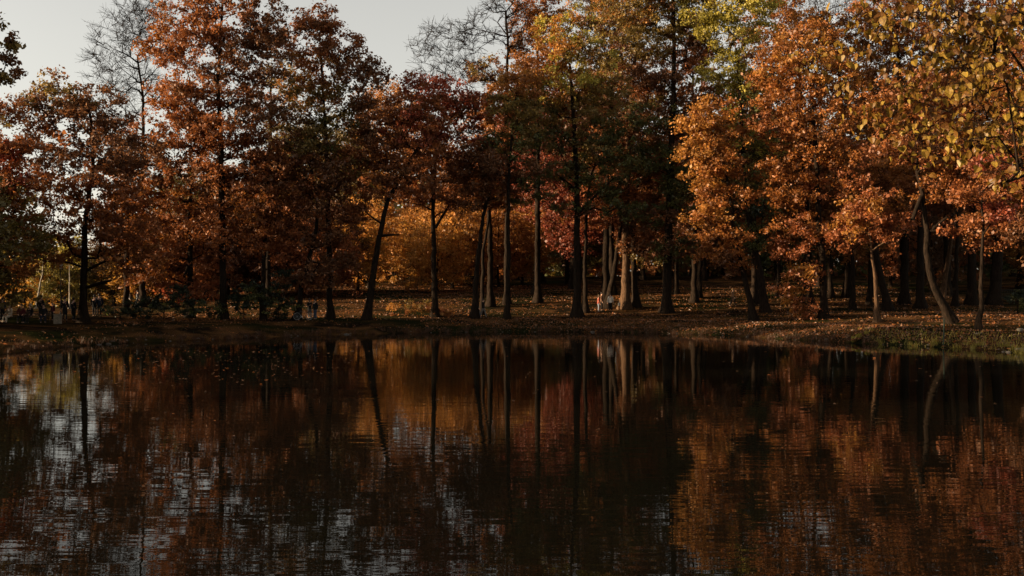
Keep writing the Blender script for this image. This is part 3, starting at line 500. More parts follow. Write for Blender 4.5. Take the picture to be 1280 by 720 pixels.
# unseen trees, added to block low skylight, behind camera and on right shore
for _ in range(24):
    a = random.uniform(R(95), R(222)); r = random.uniform(22, 60); x, y = math.sin(a)*r*1.1, 5+math.cos(a)*r
    plant(random.choice([0, 1, 2]), x, y-4, random.choice(['rust', 'brown', 'olive', 'orange']), 'unseen oak added to block low sky behind the place the picture is taken from', 'unseen oaks added behind the viewer to block low sky', 1.1)
for x, y in [(36, 48), (41, 40), (35, 30), (44, 52), (38, 20), (47, 34), (50, 46), (34, 10)]:
    plant(random.choice([0, 1, 2]), x, y, random.choice(['rust', 'brown', 'orange']), 'oak on the right shore of the pond just outside the picture', 'oaks along the right shore outside the picture', 1.0)
MARKS = [(-40, 'the red left edge oak'), (45, 'the curved white birch'), (105, 'the low spreading oak'), (158, 'the bare upper left tree'), (205, 'the dark evergreen shrub'), (238, 'the forked oak'), (279, 'the tall russet oak'), (329, 'the slim coral tree'), (371, 'the slender leaning oak'), (413, 'the red and gold topped oak'), (458, 'the thick trunk leaning right'), (500, 'the golden shrub'), (544, 'the upright crimson oak'), (593, 'the bent oak'), (634, 'the straight thin oak'), (675, 'the gap left of the green oak'), (722, 'the broad green oak'), (759, 'the person in white'), (795, 'the sunlit trunk'), (833, 'the tallest dark oak'),
         (880, 'the sprays of golden leaves'), (916, 'the lone walker'), (957, 'the lime topped tree'), (1000, 'the drooping orange sprays'), (1030, 'the big orange oak'), (1066, 'the straight dark oak'), (1097, 'the thin sunlit stem'), (1151, 'the crooked oak'), (1194, 'the slim oak right of the crooked one'), (1224, 'the double stemmed tree'), (1250, 'the thickest right trunk'), (1300, 'the oak at the right edge')]
CW = dict(gold='golden', orange='orange', rust='rust coloured', red='deep red', brown='brown', olive='olive', green='dull green', lime='yellow green', pine='dark green')
KW = {0: 'tall round', 1: 'medium', 2: 'lofty', 3: 'low bushy', 4: 'small bushy'}
by = {}
for o, k, pal in PLANTED:
    x, y = o.location.x, o.location.y
    if 'outside the picture' in o['label'] or 'behind the place' in o['label']: continue
    px = CX+F*x/y; mk = min(MARKS, key=lambda m: abs(m[0]-px))[1]; row = 'close behind' if y < 112 else 'some way behind' if y < 150 else 'far behind'
    by.setdefault(f'{KW[k]} {CW[pal]} tree {row} {mk}', []).append((px, o))
for lb, L_ in by.items():
    L_.sort(key=lambda q: q[0])
    for i, (px, o) in enumerate(L_):
        o['label'] = lb if len(L_) == 1 else lb+(', left one', ', right one')[i > 0] if len(L_) == 2 else lb+(', leftmost', ', second from left', ', third from left', ', fourth from left', ', fifth from left')[min(i, 4)] 
# far wood closing the horizon: one mass nobody could count
def far_wood():
    n_ = 2600; th = rng.uniform(R(-62), R(62), n_); r = rng.uniform(228, 300, n_); x = np.sin(th)*r; y = np.cos(th)*r; z = ground(x, y)
    hh = rng.uniform(16, 31, n_)*np.where(th < R(-17), .3, 1); per = 34; idx = np.repeat(np.arange(n_), per); m = len(idx)
    c = np.stack([x[idx]+rng.normal(scale=2.3, size=m), y[idx]+rng.normal(scale=2.3, size=m), z[idx]+hh[idx]*rng.uniform(.0, 1, m)**1.3], 1)
    pals = np.array(['brown', 'rust', 'olive', 'green', 'orange'])[rng.integers(0, 5, n_)][idx]; cols = np.zeros((m, 3))
    for p_ in sorted(set(pals)): k = pals == p_; cols[k] = leaf_cols(p_, int(k.sum()))
    o = link('far_wood', leaves_mesh('far_wood', c, 2.1, cols), LEAF); tag(o, 'continuous dark autumn wood closing the horizon behind all the trees', 'wood', kind='stuff')
far_wood()
# ------------------------------------------------------------------ shrubs
def bush(name, label, bpx, bpy_, blobs, dens=3.0, lsize=.16, cr=.42, leaves=60, **kw):
    X, Y, Z = locate(bpx, bpy_); base = (X, Y, Z-.03); cl, pal = blob_clumps(blobs, Y, base, dens*1.6)
    cl[:, 2] = np.maximum(cl[:, 2], .12)
    h = float(np.percentile(cl[:, 2], 60))
    r = grow(name, base, [(0, 0, 0), (.05, 0, h*.4), (0, .05, h*.8)], .05, .02, cl, cr, BARK, label, 'shrub', colours=pal, leaves=leaves, lsize=lsize, crown_from=0, limb_min=400, flare=.1, tip=.007, **kw)
    for ch in r.children:
        if ch.name.startswith('trunk'): ch.name = 'stems'
        if ch.name.startswith('crown'): ch.name = 'foliage'
    return r
bush('shrub', 'large dark evergreen shrub on the left bank under the forked oak', 205, 399, [(185, 385, 24, 14, 'pine'), (215, 375, 26, 18, 'pine'), (240, 385, 24, 14, ('pine', 'green'))])
bush('shrub', 'dark evergreen shrub between the tall russet oak and the slim coral one', 305, 400, [(300, 380, 20, 18, 'pine'), (318, 370, 20, 22, ('pine', 'green'))])
bush('shrub', 'dark green shrub left of the leaning slender oak', 348, 400, [(345, 375, 18, 22, ('pine', 'green')), (352, 350, 14, 14, 'pine')])
bush('shrub', 'dark shrub at the foot of the slender leaning oak', 366, 400, [(362, 385, 14, 12, ('pine', 'green')), (352, 390, 12, 9, 'pine')])
bush('shrub', 'low dark shrub beside the pair behind the left trunk', 150, 398, [(145, 388, 18, 8, ('green', 'pine')), (165, 388, 14, 9, 'pine')])
bush('shrub', 'low dark shrub left of the two standing figures', 268, 400, [(268, 388, 12, 12, ('pine', 'green'))])
bush('shrub', 'wide low golden shrub on the slope, left of the upright crimson oak', 512, 395, [(500, 387, 16, 7, ('gold', 'rust')), (522, 383, 18, 9, ('gold', 'olive')), (545, 388, 16, 6, 'rust'), (560, 389, 12, 5, ('gold', 'rust'))], lsize=.14)
bush('shrub', 'small arching yellow sapling on the slope behind the golden shrub', 522, 366, [(520, 352, 13, 6, 'gold'), (510, 357, 9, 5, 'gold'), (530, 348, 8, 4, 'gold')], lsize=.16)
bush('shrub', 'yellow green tuft of weeds at the waterline under the orange oak', 1076, 427, [(1076, 420, 10, 7, ('lime', 'olive')), (1064, 424, 7, 4, ('rust', 'lime'))], lsize=.12, cr=.25)
bush('shrub', 'dark shrub at the right edge beside the fence', 1272, 392, [(1272, 378, 12, 12, ('green', 'pine')), (1290, 375, 16, 16, ('pine', 'green'))])
# ------------------------------------------------------------------ fallen leaves, floating leaves, grass
def scatter(n_, x0, x1, y0, y1, keep):
    X = rng.uniform(x0, x1, n_); Y = rng.uniform(y0, y1, n_); d = sdf(X, Y); k = keep(X, Y, d); X, Y = X[k], Y[k]; return X, Y, ground(X, Y)
def flat_leaves(name, X, Y, Z, size, pals, label, cat, tilt=.35):
    C3 = np.stack([X, Y, Z+.03], 1); pc = np.array(pals)[rng.integers(0, len(pals), len(X))]; cols = np.zeros((len(X), 3))
    for p_ in sorted(set(pals)): k = pc == p_; cols[k] = leaf_cols(p_, int(k.sum()))
    o = link(name, leaves_mesh(name, C3, size, cols, 2.2 if tilt else 60), LEAF); return tag(o, label, cat, kind='stuff')
PAL['dry'] = ((.16, .085, .045), (.28, .15, .09), (.08, .04, .02))
nf = lambda X, Y, d: (d > .1) & (rng.uniform(size=X.shape) < np.where((X < -8) & (d < 9), .3, 1)) & (np.sin(X*.8+np.sin(Y*.9)*2)+np.sin(Y*1.1+X*.3)+rng.normal(scale=1.1, size=X.shape) > .1)
X, Y, Z = scatter(115000, -32, 50, 52, 140, nf)
flat_leaves('fallen_leaves', X, Y, Z, .17, ['rust', 'orange', 'dry', 'dry', 'brown'], 'fallen autumn leaves strewn over the whole far bank and the rise', 'leaves')
X, Y, Z = scatter(26000, -2, 32, 56, 94, lambda X, Y, d: (d > .15) & (d < 7))
flat_leaves('shore_leaves', X, Y, Z, .15, ['dry', 'dry', 'rust'], 'pale curled leaves thick along the shaded shore right of centre', 'leaves')
Xw = np.r_[rng.uniform(-22, -8, 420), rng.uniform(-26, 26, 260), rng.uniform(-2, 22, 160)]; Yw = np.r_[rng.uniform(38, 60, 420), rng.uniform(24, 74, 260), rng.uniform(60, 76, 160)]
k = sdf(Xw, Yw) < -.3; Xw, Yw = Xw[k], Yw[k]
flat_leaves('floating_leaves', Xw, Yw, np.full(len(Xw), -.02), .12, ['dry', 'dry', 'rust'], 'scattered leaves floating on the dark pond', 'leaves', tilt=0)
def grass():
    X, Y, Z = scatter(70000, -34, 36, 50, 94, lambda X, Y, d: (d > .02) & (d < 5) & (rng.uniform(size=X.shape) < np.where(X > 25, .6, np.where(X > 5, .2, .05))))
    n_ = len(X); a = rng.uniform(0, 6.28, n_); h = rng.uniform(.08, .28, n_)*np.where(X > 24.5, 1.2, .7); l = rng.uniform(-.12, .12, (n_, 2)); w = .018
    B = np.stack([X, Y, Z-.02], 1); u = np.stack([np.cos(a), np.sin(a), 0*a], 1)*w
    V = np.stack([B-u, B+u, B+np.stack([l[:, 0], l[:, 1], h], 1)], 1).reshape(-1, 3)
    me = mesh_np('grass', V, np.arange(n_*3).reshape(-1, 3), 3); at = me.attributes.new('leaf_colour', 'FLOAT_COLOR', 'FACE')
    c4 = np.ones((n_, 4), np.float32); c4[:, :3] = np.where((X > 24.5)[:, None], leaf_cols('lime', n_)*.9, leaf_cols('green', n_)*.6); at.data.foreach_set('color', c4.ravel())
    tag(link('grass', me, LEAF), 'rough grass fringing the far bank, yellow green at the right', 'grass', kind='stuff')
grass()
def sedge_and_stones():
    # tufts of long blades hanging over the water's edge
    X, Y, Z = scatter(26000, -34, 36, 50, 94, lambda X, Y, d: (d > -.15) & (d < .8)); k = rng.uniform(size=len(X)) < .35; X, Y, Z = X[k], Y[k], Z[k]
    B0 = np.stack([X, Y, Z-.03], 1); m = 26; n_ = len(X)*m; B = np.repeat(B0, m, 0)+rng.normal(size=(n_, 3))*[.10, .10, 0]
    a = rng.uniform(0, 6.28, n_); h = rng.uniform(.15, .5, n_); l = rng.normal(scale=.16, size=(n_, 2)); u = np.stack([np.cos(a), np.sin(a), 0*a], 1)*.014
    V = np.stack([B-u, B+u, B+np.stack([l[:, 0], l[:, 1], h], 1)], 1).reshape(-1, 3)
    me = mesh_np('sedge', V, np.arange(n_*3).reshape(-1, 3), 3); at_ = me.attributes.new('leaf_colour', 'FLOAT_COLOR', 'FACE'); c4 = np.ones((n_, 4), np.float32)
    c4[:, :3] = np.where((B[:, 0] > 24)[:, None], leaf_cols('lime', n_)*.7, leaf_cols('brown', n_)*.5); at_.data.foreach_set('color', c4.ravel())
    tag(link('sedge', me, LEAF), 'tufts of dry sedge hanging over the edge of the pond', 'sedge', kind='stuff')
    # small stones half sunk along the waterline
    X, Y, Z = scatter(5200, -34, 36, 50, 94, lambda X, Y, d: (d > -.2) & (d < .5)); q = len(X)
    bm = bmesh.new(); bmesh.ops.create_icosphere(bm, subdivisions=1, radius=1); iv = np.array([v.co[:] for v in bm.verts]); fi = np.array([[v.index for v in f.verts] for f in bm.faces]); bm.free()
    sc = np.minimum(rng.lognormal(-2.6, .4, (q, 1, 1)), .16)*rng.uniform(.6, 1.3, (q, 1, 3))*[1.3, 1.3, .7]
    V = (iv[None]*(1+rng.normal(scale=.10, size=(q, len(iv), 1)))*sc+np.stack([X, Y, Z], 1)[:, None]).reshape(-1, 3); Fc = (fi[None]+np.arange(q)[:, None, None]*len(iv)).reshape(-1, 3)
    tag(link('shore_stones', mesh_np('shore_stones', V, Fc, 3), mat('wet_stone', (.05, .042, .035), .6, (.10, .085, .07), 6, .3)), 'small wet stones half sunk along the waterline', 'stones', kind='stuff')
sedge_and_stones()
# ------------------------------------------------------------------ linden in the foreground, its trunk outside the frame
def linden():
    base = (5.9, 6.6, gz(5.9, 6.6)-.05)
    L_ = [(1110, 45, 30, 14), (1075, 100, 28, 10), (1075, 25, 26, 14), (1140, 110, 30, 16), (1170, 165, 28, 12), (1105, 160, 26, 10), (1200, 125, 34, 18), (1150, 20, 34, 18), (1195, 70, 34, 20), (1250, 100, 34, 22), (1250, 165, 36, 14), (1215, 25, 36, 20), (1262, 35, 30, 22), (1225, 175, 26, 10), (1255, 232, 22, 9), (1185, 190, 18, 8), (1290, 130, 24, 30), (1300, 200, 24, 20), (1300, 20, 26, 24), (1040, 60, 14, 8), (1120, 130, 18, 8)]
    pts = []
    for (px, py, rx, ry) in L_:
        Yb = rng.uniform(7.0, 9.2); c = np.array([(px-CX)/F*Yb, Yb, H+(CY-py)/F*Yb]); n_ = max(3, int(rx*ry/62))
        pts.append(c+rng.uniform(-1, 1, (n_, 3))*[rx/F*Yb, .45, ry/F*Yb])
    for k in range(40): pts.append(np.array([[rng.uniform(3.9, 8.6), rng.uniform(4.2, 9.6), rng.uniform(5.0, 9.5)]]))
    pts = np.concatenate(pts)-np.array(base)
    t = grow('linden_tree', base, [(0, 0, 0), (.05, .1, 2), (-.1, .2, 4), (0, .3, 6.5)], .26, .12, pts, .16, BARK, 'yellowing linden on the near bank whose leafy boughs hang into the upper right corner', 'tree', leaves=0, twigs=5, twig_len=.28, tip=.0028, crown_from=.35, limb_min=8, sag=-.08)
    # leaf blanks: three heart shaped, folded along the midrib
    def blank(w, l, fold, curl):
        o = [(0, 0), (.32, -.10), (.52, .16), (.46, .46), (.22, .78), (0, 1)]
        V = [(0, y*l, -curl*y*y*l) for _, y in [(0, 0), (0, .16), (0, .46), (0, .78), (0, 1)]]
        Rr = [(x*w, y*l, fold*x*w-curl*y*y*l) for x, y in o[1:5]]; Lf = [(-x, y, z) for x, y, z in Rr]
        st = [(0, -.55*l, .02*l), (.02*l, -.55*l, .02*l), (.012*l, 0, 0), (-.012*l, 0, 0)]
        b = V+Rr+Lf+st; f = [(0, 5, 6, 1), (1, 6, 7, 2), (2, 7, 8, 3), (3, 8, 4, 4), (0, 1, 10, 9), (1, 2, 11, 10), (2, 3, 12, 11), (3, 4, 12, 12), (13, 14, 15, 16)]
        return np.array(b), [tuple(dict.fromkeys(q)) for q in f]
    BL = [blank(1, 1, .25, .2), blank(.9, 1.05, -.2, .35), blank(1.05, .92, .45, .1)]
    cols = [(.21, .125, .017), (.17, .082, .013), (.28, .18, .026), (.12, .055, .012)]; mats = []
    for q, c in enumerate(cols):
        m = bpy.data.materials.new('linden_leaf'); m.use_nodes = True; nn = m.node_tree; nn.nodes.clear()
        d = nn.nodes.new('ShaderNodeBsdfDiffuse'); tr = nn.nodes.new('ShaderNodeBsdfTranslucent'); g = nn.nodes.new('ShaderNodeBsdfGlossy'); g.inputs['Roughness'].default_value = .45
        no = nn.nodes.new('ShaderNodeTexNoise'); no.inputs['Scale'].default_value = 4; tc = nn.nodes.new('ShaderNodeTexCoord'); rr = nn.nodes.new('ShaderNodeValToRGB')
        rr.color_ramp.elements[0].position = .35; rr.color_ramp.elements[1].position = .6; rr.color_ramp.elements[0].color = (c[0]*.5, c[1]*.4, c[2]*.5, 1); rr.color_ramp.elements[1].color = (*c, 1)
        nn.links.new(tc.outputs['Object'], no.inputs['Vector']); nn.links.new(no.outputs['Fac'], rr.inputs[0])
        nn.links.new(rr.outputs[0], d.inputs[0]); nn.links.new(rr.outputs[0], tr.inputs[0])
        m1 = nn.nodes.new('ShaderNodeMixShader'); m1.inputs[0].default_value = .4; m2 = nn.nodes.new('ShaderNodeMixShader'); m2.inputs[0].default_value = .015; o = nn.nodes.new('ShaderNodeOutputMaterial')
        nn.links.new(d.outputs[0], m1.inputs[1]); nn.links.new(tr.outputs[0], m1.inputs[2]); nn.links.new(m1.outputs[0], m2.inputs[1]); nn.links.new(g.outputs[0], m2.inputs[2]); nn.links.new(m2.outputs[0], o.inputs[0]); mats.append(m)
    meshes = []
    for b, f in BL:
        for m in mats:
            me = bpy.data.meshes.new('leaf'); me.from_pydata(b.tolist(), [], f); me.materials.append(m); meshes.append(me)
    per = 11; cand = []
    for c in pts:
        for _ in range(per):
            p_ = c+rng.normal(size=3)*[.10, .10, .07]; cand.append(p_)
    cand = np.array(cand)+np.array(base); px = CX+F*cand[:, 0]/cand[:, 1]; py = CY-F*(cand[:, 2]-H)/cand[:, 1]
    vis = (px > 980) & (px < 1282) & (py > -4) & (py < 300); order = np.argsort(np.where(vis, cand[:, 1], 99)); 
    SV, SF, off = [], [], 0
    for q, i in enumerate(order):
        sz = random.uniform(.034, .064); e = Matrix.Rotation(random.uniform(0, 6.28), 4, 'Z') @ Matrix.Rotation(R(random.gauss(-60, 34)), 4, 'X') @ Matrix.Rotation(random.gauss(0, .5), 4, 'Y')
        if q < 300 and vis[i]:
            o = link('leaf', meshes[random.randrange(len(meshes))], None, t); o.location = Vector(cand[i]-np.array(base)); o.rotation_euler = e.to_euler(); o.scale = (sz,)*3
        else:
            b, f = BL[q % 3]; M3 = np.array(e.to_3x3())*sz; v = b @ M3.T+(cand[i]-np.array(base)); SV.append(v); SF += [tuple(k+off for k in ff) for ff in f]; off += len(v)
    me = bpy.data.meshes.new('leaves'); me.from_pydata(np.concatenate(SV).tolist(), [], SF)
    for m in mats[:3]: me.materials.append(m)
    me.polygons.foreach_set('material_index', (np.arange(len(SF))//9*7 % 3).astype(np.int32))
    o = bpy.data.objects.new('leaves', me); C.objects.link(o); o.parent = t; o['kind'] = 'stuff'
linden()

# ------------------------------------------------------------------ people
SKIN = mat('skin', (.42, .24, .16), .55)
MATS = {}
def cloth(col):
    if col not in MATS: MATS[col] = mat('cloth', col, .85, tuple(c*.7 for c in col), 30, .3, .15)
    return MATS[col]
HAIRC = dict(dark=mat('hair_dark', (.02, .013, .009), .6), grey=mat('hair_grey', (.35, .33, .31), .6), fair=mat('hair_fair', (.30, .20, .10), .6))
pending = []
def skin_obj(name, V, E, Rr, root_i, m, parent, sub=1):
    me = bpy.data.meshes.new(name); bm = bmesh.new(); lay = bm.verts.layers.skin.verify(); vs = []
    for i, (v, r) in enumerate(zip(V, Rr)):
        b = bm.verts.new(v); b[lay].radius = r if isinstance(r, tuple) else (r, r); b[lay].use_root = (i == root_i); vs.append(b)
    for a, b in E: bm.edges.new((vs[a], vs[b]))
    bm.to_mesh(me); bm.free(); o = bpy.data.objects.new(name, me); C.objects.link(o); o.parent = parent
    o.modifiers.new('skin', 'SKIN').use_smooth_shade = True
    ss_ = o.modifiers.new('sub', 'SUBSURF'); ss_.levels = sub; ss_.render_levels = sub
    pending.append((o, m)); return o
def person(label, x, y, z, rz, pose, top, legs, hair='dark', h=1.75, group=None, coat=False, bag=None, lean=0.0, hat=None):
    k = h/1.75; t = thing('person', (x, y, z), label, 'person', group, rz); t.scale = (k, k, k)
    v = Vector
    if pose == 'sit':
        P = v((0, .0, .55)); hips = [v((s*.1, -.02, .54)) for s in (-1, 1)]; knees = [v((s*.13, -.46, .52)) for s in (-1, 1)]; ank = [v((s*.14, -.50+s*.05, .10)) for s in (-1, 1)]
        ch = v((0, .06-lean, .98)); sh_z = 1.08; elb = [v((s*.27, -.02-lean, .82)) for s in (-1, 1)]; wr = [v((s*.15, -.27-lean, .68)) for s in (-1, 1)]; sy = .06-lean
    else:
        st = .20 if pose == 'walk' else .02
        P = v((0, 0, .95)); hips = [v((s*.095, 0, .92)) for s in (-1, 1)]; knees = [v((s*.10, -s*st*.75-.03, .50)) for s in (-1, 1)]; ank = [v((s*.11, -s*st*1.25+(.05 if (s < 0 and st > .1) else 0), .09)) for s in (-1, 1)]
        ch = v((0, .01-lean, 1.36)); sh_z = 1.44; sy = -lean
        if pose == 'hold': elb = [v((s*.25, .02, 1.16)) for s in (-1, 1)]; wr = [v((s*.12, -.22, 1.22)) for s in (-1, 1)]
        else: elb = [v((s*.26, s*st*.5+.03, 1.15)) for s in (-1, 1)]; wr = [v((s*.27, s*st*.9-.06, .90)) for s in (-1, 1)]
    shd = [v((s*.185, sy, sh_z)) for s in (-1, 1)]; nk = v((0, sy-.01, sh_z+.08)); hd = v((0, sy-.03, sh_z+.19)); hc = v((0, sy-.025, sh_z+.30))
    V = [P]; E = []; Rr = [(.15, .11)]
    def ad(p, r, par): V.append(p); Rr.append(r); E.append((par, len(V)-1)); return len(V)-1
    mid = ad((P+ch)/2, (.135, .10), 0); c = ad(ch, (.15, .11), mid); n_ = ad(nk, .055, c); q = ad(hd, (.072, .085), n_); ad(hc, (.078, .095), q); ad(hd+v((0, -.115, .045)), .012, q)
    for s_, i in ((-1, 0), (1, 1)):
        a = ad(shd[i], .06, c); b = ad(elb[i], .042, a); w_ = ad(wr[i], .028, b); d = (wr[i]-elb[i]).normalized(); side = d.cross(v((0, 1, .01))).normalized()
        pm = ad(wr[i]+d*.075, (.038, .02), w_)
        for f in range(4):
            o = side*(f-1.5)*.02; L1 = (.035, .042, .039, .03)[f]
            k1 = ad(wr[i]+d*(.085+L1)+o, .0095, pm); ad(wr[i]+d*(.085+L1*1.8)+o+v((0, -.018, 0)), .008, k1)
        k1 = ad(wr[i]+d*.05+side*s_*.045, .0105, pm); ad(wr[i]+d*.085+side*s_*.058, .009, k1)
        hj = ad(hips[i], .085, 0); kn = ad(knees[i], .06, hj); an = ad(ank[i], .038, kn); ad(ank[i]+v((0, -.13, -.05)), (.04, .025), an)
    skin_obj('body', V, E, Rr, 0, SKIN, t)
    # trousers
    V = [P]; E = []; Rr = [(.172, .14)]; ad(P+v((0, 0, .12)), (.16, .13), 0)
    for i in (0, 1): hj = ad(hips[i]*.7+knees[i]*.3, .095, 0); kn = ad(knees[i], .074, hj); ad(ank[i]+v((0, 0, .02)), .062, kn)
    skin_obj('trousers', V, E, Rr, 0, cloth(legs), t)
    # jacket or coat
    V = [ch]; E = []; Rr = [(.185, .135)]; mm = ad((P+ch)/2, (.165, .13), 0); hem = ad(P+v((0, 0, -.02)), (.19, .16), mm); hem = hem if (coat and pose != 'sit') else ad(P+v((0, 0, -.10)), (.19, .16), hem); ad(nk-v((0, 0, .02)), .07, 0)
    if coat and pose != 'sit': e1 = ad(P+v((0, 0, -.25)), (.20, .165), hem); ad(P+v((0, 0, -.45)), (.215, .18), e1)
    for i in (0, 1): a = ad(shd[i], .078, 0); b = ad(elb[i], .06, a); ad(wr[i]-(wr[i]-elb[i])*.08, .046, b)
    skin_obj('coat' if coat else 'jacket', V, E, Rr, 0, cloth(top), t)
    # shoes, hair
    for i in (0, 1):
        bm = bmesh.new(); bmesh.ops.create_uvsphere(bm, u_segments=10, v_segments=6, radius=1, matrix=Matrix.Translation(ank[i]+v((0, -.06, -.045))) @ Matrix.Diagonal((.05, .14, .045, 1)))
        link('shoe', bm_mesh('shoe', bm, True), cloth((.02, .018, .016)), t)
    bm = bmesh.new(); bmesh.ops.create_uvsphere(bm, u_segments=14, v_segments=10, radius=1, matrix=Matrix.Translation(hc+v((0, .022, -.005))) @ Matrix.Diagonal((.098, .112, .112, 1)))
    for vv in bm.verts:
        if vv.co.y < hc.y-.03 and vv.co.z < hc.z+.04: vv.co.y = hc.y-.03
    link('hat' if hat else 'hair', bm_mesh('hair', bm, True), cloth(hat) if hat else HAIRC[hair], t)
    if bag:
        bm = bmesh.new(); bx(bm, .30, .14, .34, (.30, .02, .72), None, .03); b = link('shoulder_bag', bm_mesh('shoulder_bag', bm), cloth(bag)); b.location = (x, y, z); b.rotation_euler = (0, 0, rz)
        tag(b, 'small pale bag hanging at the side of '+label.split(' in ')[0][:40], 'bag')
    return t
BLK, NAVY, CREAM, BURG, GREYC, WHITE, RED, BRN, DENIM = (.012, .012, .013), (.015, .02, .035), (.55, .47, .36), (.09, .018, .022), (.10, .10, .10), (.78, .72, .62), (.26, .06, .04), (.10, .05, .03), (.05, .07, .11)
def at(px, py, *a): return locate(px, py, *a)
def pp(label, px, py, rz, pose, top, legs, dy=0, **kw):
    x, y, z = at(px, py); y += dy; x += dy*(px-CX)/F; return person(label, x, y, gz(x, y), rz, pose, top, legs, **kw)
# left bank: the group by the benches
WOOD = mat('bench_wood', (.10, .055, .03), .7, (.06, .032, .018), 12, .4); IRON = mat('dark_iron', (.02, .02, .02), .5, metal=.3)
def bench(px, py, label, rz=0):
    x, y, z = at(px, py); t = thing('park_bench', (x, y, z), label, 'bench', 'park benches facing the pond', rz)
    sl = bmesh.new(); bx(sl, 1.9, .085, .035, (0, 0, 0), None, .008); me = bm_mesh('seat_slat', sl)
    for i in range(4): o = link('seat_slat', me, WOOD, t); o.location = (0, -.19+i*.11, .45)
    for i in range(3): o = link('back_slat', me, WOOD, t); o.location = (0, .26+i*.025, .58+i*.125); o.rotation_euler = (R(78), 0, 0)
    for sx in (-1, 1):
        bm = bmesh.new(); bx(bm, .05, .46, .04, (0, -.02, .41)); bx(bm, .05, .045, .40, (0, -.2, .20), Matrix.Rotation(R(-6), 3, 'X')); bx(bm, .05, .045, .40, (0, .18, .20), Matrix.Rotation(R(8), 3, 'X')); bx(bm, .045, .04, .52, (0, .26, .66), Matrix.Rotation(R(-11), 3, 'X')); bx(bm, .05, .42, .035, (0, -.02, .64)); bx(bm, .045, .035, .2, (0, -.19, .53))
        o = link('leg_frame', bm_mesh('leg_frame', bm), IRON, t); o.location = (sx*.82, 0, 0)
    return x, y, z
b1 = bench(19, 404, 'wooden park bench with two people on it, nearest the left edge', R(3)); b2 = bench(46, 404, 'wooden park bench with two dark dressed people on it, left of the pale bin', R(-2))
person('person in cream trousers sitting with legs stretched on the left bench', b1[0]-.35, b1[1]-.02, b1[2]-.03, R(-25), 'sit', CREAM, CREAM, 'fair', lean=.10)
person('person in burgundy jacket sitting on the left bench', b1[0]+.45, b1[1], b1[2]-.03, R(15), 'sit', BURG, BLK, 'dark')
person('grey haired person in a black coat sitting on the second bench', b2[0]-.5, b2[1], b2[2]-.03, R(-10), 'sit', BLK, BLK, 'grey', lean=.05)
person('person in black with pale collar sitting at the right of the second bench', b2[0]+.5, b2[1], b2[2]-.03, R(20), 'sit', BLK, NAVY, 'dark')
pp('person in dark clothes standing cut by the left edge', 3, 403, R(60), 'stand', NAVY, BLK, h=1.78)
pp('person in black standing behind the second bench', 51, 400, R(170), 'stand', BLK, BLK, h=1.85)
pp('child in a maroon jacket standing left of the pale bin', 66, 401, R(-30), 'stand', BURG, BLK, h=1.35, hair='fair')
pp('taller person in black beside the lamp post, on the left of two', 81, 402, R(190), 'stand', BLK, BLK, h=1.85, coat=True)
pp('person in a long black coat standing next to the left oak trunk', 92, 402, R(150), 'stand', BLK, BLK, h=1.78, coat=True)
pp('person in dark jacket just right of the left oak trunk, turned away', 118, 396, R(175), 'stand', BLK, BLK, h=1.75)
pp('taller dark dressed person beside the one by the left oak trunk', 124, 396, R(200), 'stand', NAVY, BLK, h=1.85)
pp('distant person in white walking on the lawn beyond the left oak', 161, 385, R(90), 'walk', WHITE, BLK, h=1.7)
pp('distant person in grey walking on the lawn beyond the left oak', 172, 385, R(90), 'walk', GREYC, BLK, h=1.7)
# pair with a bicycle
pp('person with dark clothing standing behind the bicycle, left of two', 387, 399, R(40), 'hold', BLK, GREYC, h=1.72, dy=.8)
pp('person in blue grey trousers beside the slender leaning oak', 394, 400, R(-30), 'stand', BLK, DENIM, h=1.75, dy=.4)
pp('walker in black with grey trousers against the bent oak', 597, 397, R(70), 'walk', BLK, GREYC, h=1.72, hair='fair', dy=-.6)
pp('walker in black with dark grey trousers, right of two by the bent oak', 604, 397, R(75), 'walk', BLK, (.16, .15, .14), h=1.7, dy=-.3)
# centre right
pp('person in a red jacket and pale jeans standing left of the one in white', 748, 391, R(100), 'stand', RED, (.22, .25, .30), hair='fair', h=1.72)
pp('person in dark jacket standing close behind the red jacket', 752, 390, R(80), 'stand', BRN, BLK, h=1.78, dy=.5)
pp('person in a white top and black trousers before the sunlit trunk', 763, 390, R(175), 'stand', WHITE, BLK, h=1.76)
pp('small child in pale clothes at the foot of the sunlit trunk', 774, 389, R(-60), 'stand', CREAM, BRN, h=.98, hair='fair')
pp('person in a long dark coat walking alone on the leafy rise', 916, 383, R(60), 'walk', (.20, .11, .06), BLK, h=1.75, coat=True, hair='fair')
for (px, py, top, legs, lb) in [(445, 346, WHITE, RED, 'tiny distant person in a white top between the left trunks'), (438, 347, BLK, BLK, 'tiny distant person in black left of the one in white'), (450, 346, RED, BLK, 'tiny distant person in red right of the one in white'),
    (570, 347, BLK, BLK, 'tiny distant person in black beyond the upright crimson oak'), (866, 345, (.4, .16, .12), BLK, 'tiny distant person in pink on the back path'), (878, 345, (.45, .22, .16), BRN, 'tiny distant person in pale pink walking right on the back path'), (648, 348, CREAM, BRN, 'tiny distant person in cream right of the straight thin oak')]:
    pp(lb, px, py, R(random.uniform(-90, 90)), 'stand', top, legs)
bpy.context.view_layer.update(); dg = bpy.context.evaluated_depsgraph_get()
for o, m in pending:
    me = bpy.data.meshes.new_from_object(o.evaluated_get(dg)); me.name = o.name
    o.modifiers.clear(); o.data = me; me.materials.clear(); me.materials.append(m); me.polygons.foreach_set('use_smooth', [True]*len(me.polygons))
